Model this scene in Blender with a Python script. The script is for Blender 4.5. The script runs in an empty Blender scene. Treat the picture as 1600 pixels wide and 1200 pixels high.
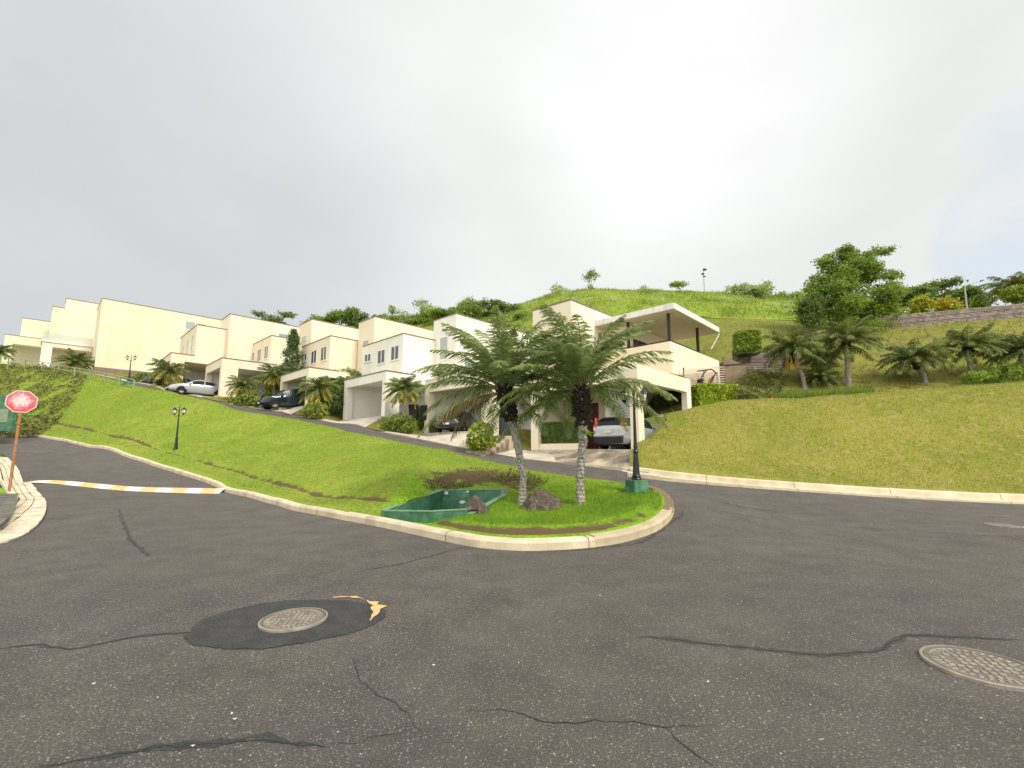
import bpy, math, random
import numpy as np
from mathutils import Vector, Matrix
from mathutils.geometry import delaunay_2d_cdt
R = math.radians
random.seed(7); RNG = np.random.default_rng(7)
SC = bpy.context.scene; COL = SC.collection

# ------------------------------------------------------------------ camera
PITCH = R(7.0); FPX = 700.0; PYC = 620.0; EYE = 1.65
cam_d = bpy.data.cameras.new('camera'); cam = bpy.data.objects.new('camera', cam_d); COL.objects.link(cam)
cam.location = (0, 0, EYE); cam.rotation_euler = (R(90) + PITCH, 0, 0)
cam_d.sensor_fit = 'HORIZONTAL'; cam_d.sensor_width = 36; cam_d.lens = 36 * FPX / 1600
cam_d.shift_y = (PYC - 600) / 1600; cam_d.clip_start = 0.1; cam_d.clip_end = 3000
SC.camera = cam

# ------------------------------------------------------------------ world: bright overcast sky
SUN_EL, SUN_AZ = 44.0, 128.0        # azimuth clockwise from +Y (north)
w = bpy.data.worlds.new('World'); SC.world = w; w.use_nodes = True
nt = w.node_tree; nt.nodes.clear(); N = nt.nodes; L = nt.links
def nd(t, **k):
    n = N.new(t)
    for a, b in k.items(): setattr(n, a, b)
    return n
out = nd('ShaderNodeOutputWorld'); bg = nd('ShaderNodeBackground'); bg.inputs[1].default_value = 0.11
sky = nd('ShaderNodeTexSky', sky_type='NISHITA'); sky.sun_disc = False
sky.sun_elevation = R(SUN_EL); sky.sun_rotation = R(SUN_AZ); sky.dust_density = 2.0
tc = nd('ShaderNodeTexCoord')
def dirv(px, py):
    a = (px - 800) / FPX; b = (PYC - py) / FPX
    return Vector((a, math.cos(PITCH) - b * math.sin(PITCH), math.sin(PITCH) + b * math.cos(PITCH))).normalized()
def lobe(v, lo, hi):
    d = nd('ShaderNodeVectorMath', operation='DOT_PRODUCT'); L.new(tc.outputs['Generated'], d.inputs[0]); d.inputs[1].default_value = v
    m = nd('ShaderNodeMapRange', interpolation_type='SMOOTHSTEP'); L.new(d.outputs['Value'], m.inputs[0])
    m.inputs[1].default_value = lo; m.inputs[2].default_value = hi
    return m.outputs[0]
def cloudnoise(scale, detail=4, rough=.5, dist=0.0, off=(0, 0, 0)):
    mp = nd('ShaderNodeMapping'); L.new(tc.outputs['Generated'], mp.inputs[0]); mp.inputs['Location'].default_value = off
    mp.inputs['Scale'].default_value = (1, 1, 1.9)
    n = nd('ShaderNodeTexNoise'); n.inputs['Scale'].default_value = scale; n.inputs['Detail'].default_value = detail
    n.inputs['Roughness'].default_value = rough; n.inputs['Distortion'].default_value = dist
    L.new(mp.outputs[0], n.inputs[0]); return n.outputs[0]
def mixc(f, a, b, mode='MIX'):
    m = nd('ShaderNodeMix', data_type='RGBA', blend_type=mode)
    for s, v in ((m.inputs[0], f), (m.inputs[6], a), (m.inputs[7], b)):
        if hasattr(v, 'is_linked') or hasattr(v, 'links'): L.new(v, s)
        else: s.default_value = v
    return m.outputs[2]
def mth(op, a, b, clamp=False):
    m = nd('ShaderNodeMath', operation=op); m.use_clamp = clamp
    for s, v in ((m.inputs[0], a), (m.inputs[1], b)):
        if hasattr(v, 'links'): L.new(v, s)
        else: s.default_value = v
    return m.outputs[0]
SKYK = .93 / 0.11
def c3(r, g, b, k=1.0): return (r * k * SKYK, g * k * SKYK, b * k * SKYK, 1)
base = mixc(mth('MULTIPLY', lobe(dirv(1050, 200), .35, .99), 1.0), c3(.475, .49, .485), c3(.575, .585, .577))
base = mixc(mth('MULTIPLY', lobe(dirv(60, 520), .70, 1.0), .95), base, c3(.43, .45, .465))
base = mixc(lobe(dirv(1060, 150), .93, 1.0), base, c3(.655, .66, .655))
base = mixc(lobe(Vector((-.45, -.80, .40)).normalized(), .05, .85), base, c3(1.15, 1.12, 1.05))  # unseen brighter sky behind the camera, added as fill for the house fronts
cn = cloudnoise(2.2, 5, .5)
nm = nd('ShaderNodeMapRange'); L.new(cn, nm.inputs[0]); nm.inputs[1].default_value = .3; nm.inputs[2].default_value = .7
nm.inputs[3].default_value = .93; nm.inputs[4].default_value = 1.05
mul = nd('ShaderNodeVectorMath', operation='SCALE'); L.new(base, mul.inputs[0]); L.new(nm.outputs[0], mul.inputs[3])
# torn blue gap at the right
gap = mth('MULTIPLY', lobe(dirv(1760, 260), .972, .997), 1.0)
gap2 = mth('MULTIPLY', lobe(dirv(1620, 400), .988, .999), 1.0)
gsum = mth('ADD', gap, gap2, True)
gn = cloudnoise(4.2, 6, .55, .4, (3.1, 0, 0))
gm = nd('ShaderNodeMapRange', interpolation_type='SMOOTHSTEP'); L.new(mth('ADD', gn, mth('MULTIPLY', gsum, .5), False), gm.inputs[0])
gm.inputs[1].default_value = .78; gm.inputs[2].default_value = 1.22
blue = mixc(.82, sky.outputs[0], c3(.44, .52, .60))
gfac = mth('MULTIPLY', gm.outputs[0], .5)
fin = mixc(gfac, mul.outputs[0], blue)
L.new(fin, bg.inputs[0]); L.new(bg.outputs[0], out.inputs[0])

sd = bpy.data.lights.new('sun', 'SUN'); sd.energy = 2.0; sd.angle = R(14); sd.color = (1, .93, .80)
so = bpy.data.objects.new('sun', sd); COL.objects.link(so)
sdir = Vector((math.sin(R(SUN_AZ)) * math.cos(R(SUN_EL)), math.cos(R(SUN_AZ)) * math.cos(R(SUN_EL)), math.sin(R(SUN_EL))))
so.rotation_euler = sdir.to_track_quat('Z', 'Y').to_euler(); so.location = (30, -30, 40)
SC.view_settings.view_transform = 'Standard'; SC.view_settings.look = 'None'
SC.view_settings.exposure = 0.74; SC.view_settings.gamma = 1; SC.view_settings.use_curve_mapping = False

# ------------------------------------------------------------------ materials
M = {}
def mat(name, col, rough=.8, var=0.0, vscale=1.0, col2=None, bump=0.0, bscale=20.0, metal=0.0, fine=0.0, fscale=60.0, trans=0.0, spec=.3, coat=0.0, c2lo=.42, c2hi=.62, emit=None):
    m = bpy.data.materials.new(name); m.use_nodes = True; t = m.node_tree; n = t.nodes; l = t.links
    p = n['Principled BSDF']; p.inputs['Roughness'].default_value = rough; p.inputs['Metallic'].default_value = metal
    p.inputs['Specular IOR Level'].default_value = spec; p.inputs['Coat Weight'].default_value = coat
    tcn = n.new('ShaderNodeTexCoord'); vec = tcn.outputs['Object']
    def noise(s, d=4, r=.55):
        q = n.new('ShaderNodeTexNoise'); q.inputs['Scale'].default_value = s; q.inputs['Detail'].default_value = d; q.inputs['Roughness'].default_value = r
        l.new(vec, q.inputs[0]); return q.outputs[0]
    def mr(v, a, b, c, d):
        q = n.new('ShaderNodeMapRange'); l.new(v, q.inputs[0])
        for i, x in enumerate((a, b, c, d)): q.inputs[i + 1].default_value = x
        return q.outputs[0]
    def mx(f, a, b):
        q = n.new('ShaderNodeMix'); q.data_type = 'RGBA'
        for s, v in ((q.inputs[0], f), (q.inputs[6], a), (q.inputs[7], b)):
            if hasattr(v, 'links'): l.new(v, s)
            else: s.default_value = v
        return q.outputs[2]
    c = (*col, 1); cur = None
    if col2 is not None:
        cur = mx(mr(noise(vscale, 5), c2lo, c2hi, 0, 1), c, (*col2, 1))
    def scale(cur, f):
        q = n.new('ShaderNodeVectorMath'); q.operation = 'SCALE'
        if hasattr(cur, 'links'): l.new(cur, q.inputs[0])
        else: q.inputs[0].default_value = cur[:3]
        l.new(f, q.inputs[3]); return q.outputs[0]
    if cur is None: cur = c
    if var: cur = scale(cur, mr(noise(vscale * 1.7, 4), .3, .7, 1 - var, 1 + var))
    if fine: cur = scale(cur, mr(noise(fscale, 2), .3, .7, 1 - fine, 1 + fine))
    if hasattr(cur, 'links'): l.new(cur, p.inputs['Base Color'])
    else: p.inputs['Base Color'].default_value = cur
    if bump:
        b = n.new('ShaderNodeBump'); b.inputs['Strength'].default_value = min(1, bump); b.inputs['Distance'].default_value = .02
        l.new(noise(bscale, 5), b.inputs['Height']); l.new(b.outputs[0], p.inputs['Normal'])
    if trans:
        tr = n.new('ShaderNodeBsdfTranslucent'); ms = n.new('ShaderNodeMixShader'); ms.inputs[0].default_value = trans
        if hasattr(cur, 'links'): l.new(cur, tr.inputs[0])
        else: tr.inputs[0].default_value = cur
        l.new(p.outputs[0], ms.inputs[1]); l.new(tr.outputs[0], ms.inputs[2]); l.new(ms.outputs[0], n['Material Output'].inputs[0])
    M[name] = m; return m

mat('cream', (.79, .70, .55), .85, .04, .35, col2=(.77, .665, .485), bump=.05, bscale=30, fine=.03, fscale=14)
mat('cream_pale', (.81, .74, .60), .85, .04, .35, col2=(.79, .71, .54), bump=.05, bscale=30)
mat('white_wall', (.80, .78, .72), .85, .04, .4, col2=(.77, .73, .62), bump=.05, bscale=30)
mat('coping', (.22, .17, .14), .8, .2, 3)
mat('roofslab', (.55, .50, .42), .85, .15, 2)
mat('interior', (.88, .87, .84), .85, .04, .4)
mat('floor_conc', (.48, .45, .40), .85, .15, 1.5)
mat('fascia', (.75, .75, .73), .6, .08, 2.5, col2=(.55, .55, .52), c2lo=.55, c2hi=.75)
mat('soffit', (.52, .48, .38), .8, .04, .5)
mat('darksteel', (.03, .022, .02), .5)
mat('frame', (.75, .75, .72), .5)
mat('glass', (.05, .06, .07), .06, spec=.8)
mat('blind', (.38, .42, .40), .2, .2, 6, spec=.6)
mat('tealglass', (.22, .34, .32), .1, spec=.8)
mat('door_wood', (.10, .035, .02), .5, .3, 12)
mat('gate', (.045, .055, .07), .6, .2, 5)
mat('concrete', (.52, .47, .39), .9, .15, 1.2, col2=(.42, .37, .30), bump=.4, bscale=25, fine=.12, fscale=40)
mat('conc_stain', (.42, .35, .26), .9, .3, .9, col2=(.15, .13, .10), bump=.4, bscale=25, fine=.15, fscale=40, c2lo=.40, c2hi=.60)
mat('kerb', (.60, .52, .37), .85, .15, 1.5, col2=(.48, .41, .30), bump=.3, bscale=30, fine=.10, fscale=60, c2lo=.48, c2hi=.72)
mat('gutter', (.66, .58, .43), .9, .2, 2.5, col2=(.50, .44, .33), bump=.5, bscale=12, fine=.2, fscale=25)
mat('paving', (.15, .14, .12), .9, .25, 3, col2=(.10, .095, .085), bump=.4, bscale=20)
mat('soil', (.12, .085, .045), .95, .35, 5, col2=(.16, .17, .04), bump=.8, bscale=14)
mat('rock', (.085, .065, .05), .9, .35, 6, col2=(.19, .17, .14), bump=1.0, bscale=9, fine=.3, fscale=30, c2lo=.52, c2hi=.68)
mat('green_paint', (.05, .15, .085), .65, .25, 2.5, col2=(.09, .21, .13), bump=.2, bscale=14)
mat('green_light', (.16, .30, .19), .6, .2, 3)
mat('green_panel', (.27, .31, .22), .6, .15, 4)
mat('rail_green', (.25, .32, .20), .6, .2, 4)
mat('lamp_black', (.012, .013, .016), .35, spec=.5)
mat('lamp_glass', (.75, .75, .72), .15, spec=.6)
mat('rust', (.42, .16, .06), .85, .3, 8, col2=(.30, .22, .14))
mat('galv', (.35, .37, .37), .5, metal=.3)
mat('paint_white', (.66, .65, .61), .85, .18, 6, bump=.2, bscale=40)
mat('paint_yellow', (.70, .42, .19), .85, .22, 6, bump=.2, bscale=40)
mat('tar', (.030, .028, .027), .7)
mat('patch_asphalt', (.056, .057, .057), .85, .25, 3, bump=1.0, bscale=90, fine=.8, fscale=90)
mat('iron', (.30, .265, .22), .75, .2, 6, col2=(.22, .20, .175), bump=.3, bscale=60)
mat('iron_dark', (.15, .135, .115), .8, .2, 8)
mat('trunk', (.20, .175, .14), .95, .3, 14, col2=(.36, .34, .30), bump=1.0, bscale=28, c2lo=.45, c2hi=.6)
mat('trunk_pale', (.36, .34, .30), .95, .3, 18, col2=(.15, .13, .10), bump=1.0, bscale=30, c2lo=.5, c2hi=.62)
mat('fibre', (.036, .025, .018), 1.0, .4, 14, bump=1.0, bscale=25)
mat('bark', (.14, .11, .08), .95, .3, 6, bump=.8, bscale=14)
mat('bark_pale', (.34, .32, .27), .95, .3, 6)
mat('timber', (.23, .185, .16), .9, .3, 2.5, col2=(.33, .28, .25), fine=.2, fscale=12)
mat('timber_dark', (.07, .05, .04), .9)
mat('brown_wall', (.26, .20, .13), .95, .2, 1.5)
mat('tyre', (.012, .012, .012), .8)
mat('rim', (.55, .56, .58), .35, metal=.6)
mat('car_silver', (.40, .42, .43), .28, metal=.35, coat=.6)
mat('car_dark', (.012, .022, .030), .2, metal=.2, coat=1.0)
mat('car_black', (.010, .013, .020), .18, coat=1.0)
mat('car_glass', (.010, .012, .014), .25, spec=.25)
mat('trim_black', (.018, .018, .018), .6)
mat('tail_red', (.55, .012, .02), .2, coat=1)
mat('tail_clear', (.75, .45, .42), .2, coat=1)
mat('headlight', (.70, .72, .74), .1, spec=1, coat=1)
mat('plate', (.60, .60, .56), .5)
def streak(name, amt=.06):
    m = M[name]; t = m.node_tree; n = t.nodes; l = t.links; p = n['Principled BSDF']; old = p.inputs['Base Color'].links[0].from_socket
    tcn = n.new('ShaderNodeTexCoord'); mp = n.new('ShaderNodeMapping'); mp.inputs['Scale'].default_value = (3.2, 3.2, .22); l.new(tcn.outputs['Object'], mp.inputs[0])
    q = n.new('ShaderNodeTexNoise'); q.inputs['Scale'].default_value = 1.0; q.inputs['Detail'].default_value = 5; l.new(mp.outputs[0], q.inputs[0])
    r_ = n.new('ShaderNodeMapRange'); l.new(q.outputs[0], r_.inputs[0]); r_.inputs[1].default_value = .52; r_.inputs[2].default_value = .78; r_.inputs[3].default_value = 0; r_.inputs[4].default_value = amt * 3
    x = n.new('ShaderNodeMix'); x.data_type = 'RGBA'; l.new(r_.outputs[0], x.inputs[0]); l.new(old, x.inputs[6]); x.inputs[7].default_value = (.42, .36, .27, 1); l.new(x.outputs[2], p.inputs['Base Color'])
for k_ in ('cream', 'cream_pale', 'white_wall'): streak(k_)
streak('fascia', .15); streak('concrete', .2)
def foliage(name, a, b, s=2.0, tr=.25, rough=.6, f=.25): return mat(name, a, rough, .15, s, col2=b, fine=f, fscale=7, trans=tr, spec=.35)
foliage('palm_leaf', (.20, .265, .09), (.29, .345, .12), 3, .40, .38)
foliage('palm_leaf2', (.13, .18, .05), (.22, .25, .06), 1.6, .38, .45)
foliage('palm_yellow', (.50, .40, .05), (.30, .30, .06), 2, .3)
foliage('palm_dry', (.22, .15, .075), (.12, .10, .04), 2, .2, .8)
foliage('leaf_mid', (.18, .26, .045), (.26, .34, .06), 1.2, .38)
foliage('leaf_dark', (.10, .16, .04), (.15, .21, .05), 1.2, .35)
foliage('leaf_bright', (.30, .42, .05), (.20, .31, .045), .8, .45)
foliage('leaf_lime', (.50, .58, .03), (.28, .40, .03), 3, .35)
foliage('leaf_pale', (.42, .50, .22), (.50, .55, .32), 2, .45)
foliage('leaf_orange', (.60, .38, .03), (.38, .42, .04), 1.2, .35)
foliage('leaf_croton', (.20, .28, .04), (.48, .44, .07), 6, .3)
foliage('leaf_brown', (.21, .18, .075), (.24, .26, .06), 1.2)
foliage('leaf_conifer', (.08, .15, .05), (.13, .21, .07), 2)
foliage('flower', (.65, .60, .12), (.7, .68, .3), 2)
foliage('fruit_yellow', (.50, .33, .05), (.42, .26, .03), 2)
foliage('blade_lush', (.155, .29, .022), (.24, .36, .035), .6, .35, .7, .2)
foliage('blade_bank', (.20, .30, .025), (.28, .36, .045), .5, .35, .7, .2)
foliage('blade_lawn', (.20, .205, .030), (.29, .26, .06), .7, .35, .7, .2)
foliage('blade_straw', (.40, .34, .12), (.33, .30, .08), 1, .3, .7)
foliage('blade_dark', (.09, .13, .015), (.12, .15, .02), 1, .3, .7)
foliage('blade_hill', (.14, .16, .03), (.19, .20, .04), .3, .35, .7, .2)
foliage('blade_upper', (.22, .29, .035), (.28, .33, .05), .2, .35, .7, .2)

def ground_mat(name, ca, cb, cc, s1=.25, s2=2.5, soil=True, s3=14.):
    m = bpy.data.materials.new(name); m.use_nodes = True; t = m.node_tree; n = t.nodes; l = t.links
    p = n['Principled BSDF']; p.inputs['Roughness'].default_value = .95; p.inputs['Specular IOR Level'].default_value = .1
    tcn = n.new('ShaderNodeTexCoord')
    def noise(s, d, r=.6):
        q = n.new('ShaderNodeTexNoise'); q.inputs['Scale'].default_value = s; q.inputs['Detail'].default_value = d; q.inputs['Roughness'].default_value = r
        l.new(tcn.outputs['Object'], q.inputs[0]); return q.outputs[0]
    def mx(f, a, b, lo=.4, hi=.6):
        r_ = n.new('ShaderNodeMapRange'); l.new(f, r_.inputs[0]); r_.inputs[1].default_value = lo; r_.inputs[2].default_value = hi
        q = n.new('ShaderNodeMix'); q.data_type = 'RGBA'; l.new(r_.outputs[0], q.inputs[0])
        for s, v in ((q.inputs[6], a), (q.inputs[7], b)):
            if hasattr(v, 'links'): l.new(v, s)
            else: s.default_value = (*v, 1)
        return q.outputs[2]
    c = mx(noise(s1, 5), ca, cb, .42, .58); c = mx(noise(s2, 5, .7), c, cc, .50, .66)
    f = n.new('ShaderNodeMapRange'); l.new(noise(s3, 3, .7), f.inputs[0]); f.inputs[1].default_value = .3; f.inputs[2].default_value = .7
    f.inputs[3].default_value = .72; f.inputs[4].default_value = 1.28
    sc = n.new('ShaderNodeVectorMath'); sc.operation = 'SCALE'; l.new(c, sc.inputs[0]); l.new(f.outputs[0], sc.inputs[3]); c = sc.outputs[0]
    if soil:
        at = n.new('ShaderNodeAttribute'); at.attribute_name = 'soil'
        ad = n.new('ShaderNodeMath'); ad.operation = 'ADD'; l.new(at.outputs['Fac'], ad.inputs[0])
        ns = n.new('ShaderNodeMath'); ns.operation = 'SUBTRACT'; l.new(noise(2.2, 5), ns.inputs[0]); ns.inputs[1].default_value = .5
        l.new(ns.outputs[0], ad.inputs[1])
        c = mx(ad.outputs[0], c, (.12, .085, .045), .42, .60)
    l.new(c, p.inputs['Base Color'])
    b = n.new('ShaderNodeBump'); b.inputs['Strength'].default_value = .9; b.inputs['Distance'].default_value = .05
    l.new(noise(9, 6, .7), b.inputs['Height']); l.new(b.outputs[0], p.inputs['Normal'])
    M[name] = m
ground_mat('g_bank', (.165, .25, .025), (.225, .29, .04), (.185, .20, .033))
ground_mat('g_lush', (.16, .29, .020), (.22, .36, .025), (.13, .20, .02))
ground_mat('g_lawn', (.18, .20, .030), (.24, .23, .045), (.30, .24, .09))
ground_mat('g_hill', (.155, .18, .032), (.20, .20, .045), (.14, .11, .038), .12, 1.2)
ground_mat('g_upper', (.19, .27, .035), (.25, .31, .05), (.16, .21, .04), .08, .8)

def asphalt():
    m = bpy.data.materials.new('asphalt'); m.use_nodes = True; t = m.node_tree; n = t.nodes; l = t.links
    p = n['Principled BSDF']; p.inputs['Roughness'].default_value = .82; p.inputs['Specular IOR Level'].default_value = .35
    tcn = n.new('ShaderNodeTexCoord')
    def noise(s, d, r=.6):
        q = n.new('ShaderNodeTexNoise'); q.inputs['Scale'].default_value = s; q.inputs['Detail'].default_value = d; q.inputs['Roughness'].default_value = r
        l.new(tcn.outputs['Object'], q.inputs[0]); return q.outputs[0]
    def mr(v, a, b, c_, d):
        q = n.new('ShaderNodeMapRange'); l.new(v, q.inputs[0])
        for i, x in enumerate((a, b, c_, d)): q.inputs[i + 1].default_value = x
        return q.outputs[0]
    q = n.new('ShaderNodeMix'); q.data_type = 'RGBA'; l.new(mr(noise(.28, 4), .35, .65, 0, 1), q.inputs[0])
    q.inputs[6].default_value = (.074, .067, .063, 1); q.inputs[7].default_value = (.090, .080, .072, 1)
    def vor(s, lo, hi):
        v = n.new('ShaderNodeTexVoronoi'); v.inputs['Scale'].default_value = s; l.new(tcn.outputs['Object'], v.inputs['Vector'])
        sp = n.new('ShaderNodeSeparateColor'); l.new(v.outputs['Color'], sp.inputs[0])
        a = mr(sp.outputs[0], lo, hi, 0, 1); d = mr(v.outputs['Distance'], .25, .5, 1, 0)
        mu = n.new('ShaderNodeMath'); mu.operation = 'MULTIPLY'; l.new(a, mu.inputs[0]); l.new(d, mu.inputs[1]); return mu.outputs[0], v
    s1, v1 = vor(72, .70, .92); s2, v2 = vor(60, .985, .992)
    sc = n.new('ShaderNodeVectorMath'); sc.operation = 'SCALE'; l.new(q.outputs[2], sc.inputs[0])
    mu = n.new('ShaderNodeMath'); mu.operation = 'MULTIPLY'; l.new(mr(noise(85, 4, .85), .34, .66, .2, 1.9), mu.inputs[0])
    l.new(mr(noise(1.6, 5, .6), .3, .7, .76, 1.2), mu.inputs[1]); l.new(mu.outputs[0], sc.inputs[3])
    q2 = n.new('ShaderNodeMix'); q2.data_type = 'RGBA'; f = n.new('ShaderNodeMath'); f.operation = 'MULTIPLY'; f.inputs[1].default_value = .7
    l.new(s1, f.inputs[0]); l.new(f.outputs[0], q2.inputs[0]); l.new(sc.outputs[0], q2.inputs[6]); q2.inputs[7].default_value = (.33, .305, .27, 1)
    q3 = n.new('ShaderNodeMix'); q3.data_type = 'RGBA'; l.new(s2, q3.inputs[0]); l.new(q2.outputs[2], q3.inputs[6]); q3.inputs[7].default_value = (.42, .39, .34, 1)
    l.new(q3.outputs[2], p.inputs['Base Color'])
    b = n.new('ShaderNodeBump'); b.inputs['Strength'].default_value = 1.0; b.inputs['Distance'].default_value = .006
    l.new(noise(110, 4, .8), b.inputs['Height']); l.new(b.outputs[0], p.inputs['Normal'])
    M['asphalt'] = m
asphalt()
def kerb_worn():
    m = mat('kerb_worn', (.56, .47, .31), .85, .15, 1.5, col2=(.46, .39, .27), bump=.3, bscale=30)
    t = m.node_tree; n = t.nodes; l = t.links; p = n['Principled BSDF']
    old = p.inputs['Base Color'].links[0].from_socket
    at = n.new('ShaderNodeAttribute'); at.attribute_name = 'worn'
    tcn = n.new('ShaderNodeTexCoord'); q = n.new('ShaderNodeTexNoise'); q.inputs['Scale'].default_value = 7; q.inputs['Detail'].default_value = 5
    l.new(tcn.outputs['Object'], q.inputs[0])
    a = n.new('ShaderNodeMath'); a.operation = 'ADD'; l.new(at.outputs['Fac'], a.inputs[0]); l.new(q.outputs[0], a.inputs[1])
    r_ = n.new('ShaderNodeMapRange'); l.new(a.outputs[0], r_.inputs[0]); r_.inputs[1].default_value = .98; r_.inputs[2].default_value = 1.02
    x = n.new('ShaderNodeMix'); x.data_type = 'RGBA'; l.new(r_.outputs[0], x.inputs[0]); l.new(old, x.inputs[6]); x.inputs[7].default_value = (.20, .14, .09, 1)
    l.new(x.outputs[2], p.inputs['Base Color'])
kerb_worn()

# ------------------------------------------------------------------ mesh helpers
def tag(o, label=None, cat=None, group=None, kind=None):
    if label: o['label'] = label
    if cat: o['category'] = cat
    if group: o['group'] = group
    if kind: o['kind'] = kind
    return o
def empty(name, loc, label=None, cat=None, group=None, rz=0):
    o = bpy.data.objects.new(name, None); o.empty_display_size = .3; COL.objects.link(o); o.location = loc; o.rotation_euler = (0, 0, rz)
    return tag(o, label, cat, group)
class MB:
    """collects geometry; build() links it as ONE mesh object. Coordinates are world unless org is given."""
    def __init__(s): s.v = []; s.f = []; s.m = []; s.mats = []
    def mi(s, m):
        if m not in s.mats: s.mats.append(m)
        return s.mats.index(m)
    def add(s, vs, fs, m):
        o = len(s.v); k = s.mi(m); s.v += [tuple(x) for x in vs]
        for f in fs: s.f.append(tuple(o + i for i in f)); s.m.append(k)
    def hexa(s, c8, m):   # bottom 4 ccw, top 4 ccw
        s.add(c8, [(3, 2, 1, 0), (4, 5, 6, 7), (0, 1, 5, 4), (1, 2, 6, 5), (2, 3, 7, 6), (3, 0, 4, 7)], m)
    def box(s, x0, x1, y0, y1, z0, z1, m, T=None):
        c = [(x0, y0, z0), (x1, y0, z0), (x1, y1, z0), (x0, y1, z0), (x0, y0, z1), (x1, y0, z1), (x1, y1, z1), (x0, y1, z1)]
        if T: c = [T(*p) for p in c]
        s.hexa(c, m)
    def tube(s, pts, rad, m, n=8, cap=True):
        pts = [Vector(p) for p in pts]; rr = rad if hasattr(rad, '__len__') else [rad] * len(pts)
        o = len(s.v); k = s.mi(m); prev = None
        for i, p in enumerate(pts):
            d = (pts[min(i + 1, len(pts) - 1)] - pts[max(i - 1, 0)]).normalized()
            a = d.cross(Vector((0, 0, 1)))
            if a.length < .05: a = d.cross(Vector((0, 1, 0)))
            if prev is not None and a.dot(prev) < 0 : a = -a
            a.normalize(); b = d.cross(a); prev = a
            for j in range(n):
                t = 2 * math.pi * j / n; s.v.append(tuple(p + (a * math.cos(t) + b * math.sin(t)) * rr[i]))
        for i in range(len(pts) - 1):
            for j in range(n):
                s.f.append((o + i * n + j, o + i * n + (j + 1) % n, o + (i + 1) * n + (j + 1) % n, o + (i + 1) * n + j)); s.m.append(k)
        if cap:
            s.f.append(tuple(o + j for j in reversed(range(n)))); s.m.append(k)
            e = o + (len(pts) - 1) * n; s.f.append(tuple(e + j for j in range(n))); s.m.append(k)
    def lathe(s, c, prof, m, n=16):
        c = Vector(c); o = len(s.v); k = s.mi(m)
        for r, z in prof:
            for j in range(n):
                t = 2 * math.pi * j / n; s.v.append((c.x + r * math.cos(t), c.y + r * math.sin(t), c.z + z))
        for i in range(len(prof) - 1):
            for j in range(n):
                s.f.append((o + i * n + j, o + i * n + (j + 1) % n, o + (i + 1) * n + (j + 1) % n, o + (i + 1) * n + j)); s.m.append(k)
        s.f.append(tuple(o + j for j in reversed(range(n)))); s.m.append(k)
        e = o + (len(prof) - 1) * n; s.f.append(tuple(e + j for j in range(n))); s.m.append(k)
    def build(s, name, parent=None, smooth=False, org=(0, 0, 0), bevel=0):
        me = bpy.data.meshes.new(name); V = np.array(s.v, float).reshape(-1, 3) - np.array(org, float)
        me.from_pydata(V.tolist(), [], s.f)
        for m in s.mats: me.materials.append(M[m])
        me.polygons.foreach_set('material_index', s.m)
        if smooth: me.polygons.foreach_set('use_smooth', [True] * len(s.f))
        me.update(); o = bpy.data.objects.new(name, me); COL.objects.link(o)
        if parent: o.parent = parent
        else: o.location = org
        if bevel:
            b = o.modifiers.new('bevel', 'BEVEL'); b.width = bevel; b.segments = 2; b.limit_method = 'ANGLE'; b.angle_limit = R(35)
        return o
def npmesh(name, V, F, mats, mi=None, parent=None, org=None, attr=None):
    """V (n,3), F (m,k) with k = 3 or 4"""
    V = np.asarray(V, np.float32); F = np.asarray(F, np.int32)
    if org is not None: V = V - np.array(org, np.float32)
    me = bpy.data.meshes.new(name); k = F.shape[1]
    me.vertices.add(len(V)); me.vertices.foreach_set('co', V.ravel())
    me.loops.add(F.size); me.loops.foreach_set('vertex_index', F.ravel())
    me.polygons.add(len(F)); me.polygons.foreach_set('loop_start', np.arange(0, F.size, k, dtype=np.int32))
    for m in mats: me.materials.append(M[m])
    if mi is not None: me.polygons.foreach_set('material_index', np.asarray(mi, np.int32))
    if attr is not None:
        for an, av in attr.items():
            A = me.attributes.new(an, 'FLOAT', 'POINT'); A.data.foreach_set('value', np.asarray(av, np.float32))
    me.update(calc_edges=True); me.validate()
    o = bpy.data.objects.new(name, me); COL.objects.link(o)
    if parent: o.parent = parent
    elif org is not None: o.location = org
    return o

# ------------------------------------------------------------------ survey helpers (a bearing and a distance give a place)
cp, sp = math.cos(PITCH), math.sin(PITCH)
def P(px, py, Y):
    a = (px - 800) / FPX; b = (PYC - py) / FPX; q = cp - b * sp
    return Vector((a * Y / q, Y, EYE + Y * (sp + b * cp) / q))
def Pz(px, py, z):
    b = (PYC - py) / FPX; t = (sp + b * cp) / (cp - b * sp); return P(px, py, (z - EYE) / t)
def PX(px, Y, z=1.65): return (px - 800) / FPX * (Y * cp + (z - EYE) * sp)

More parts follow.
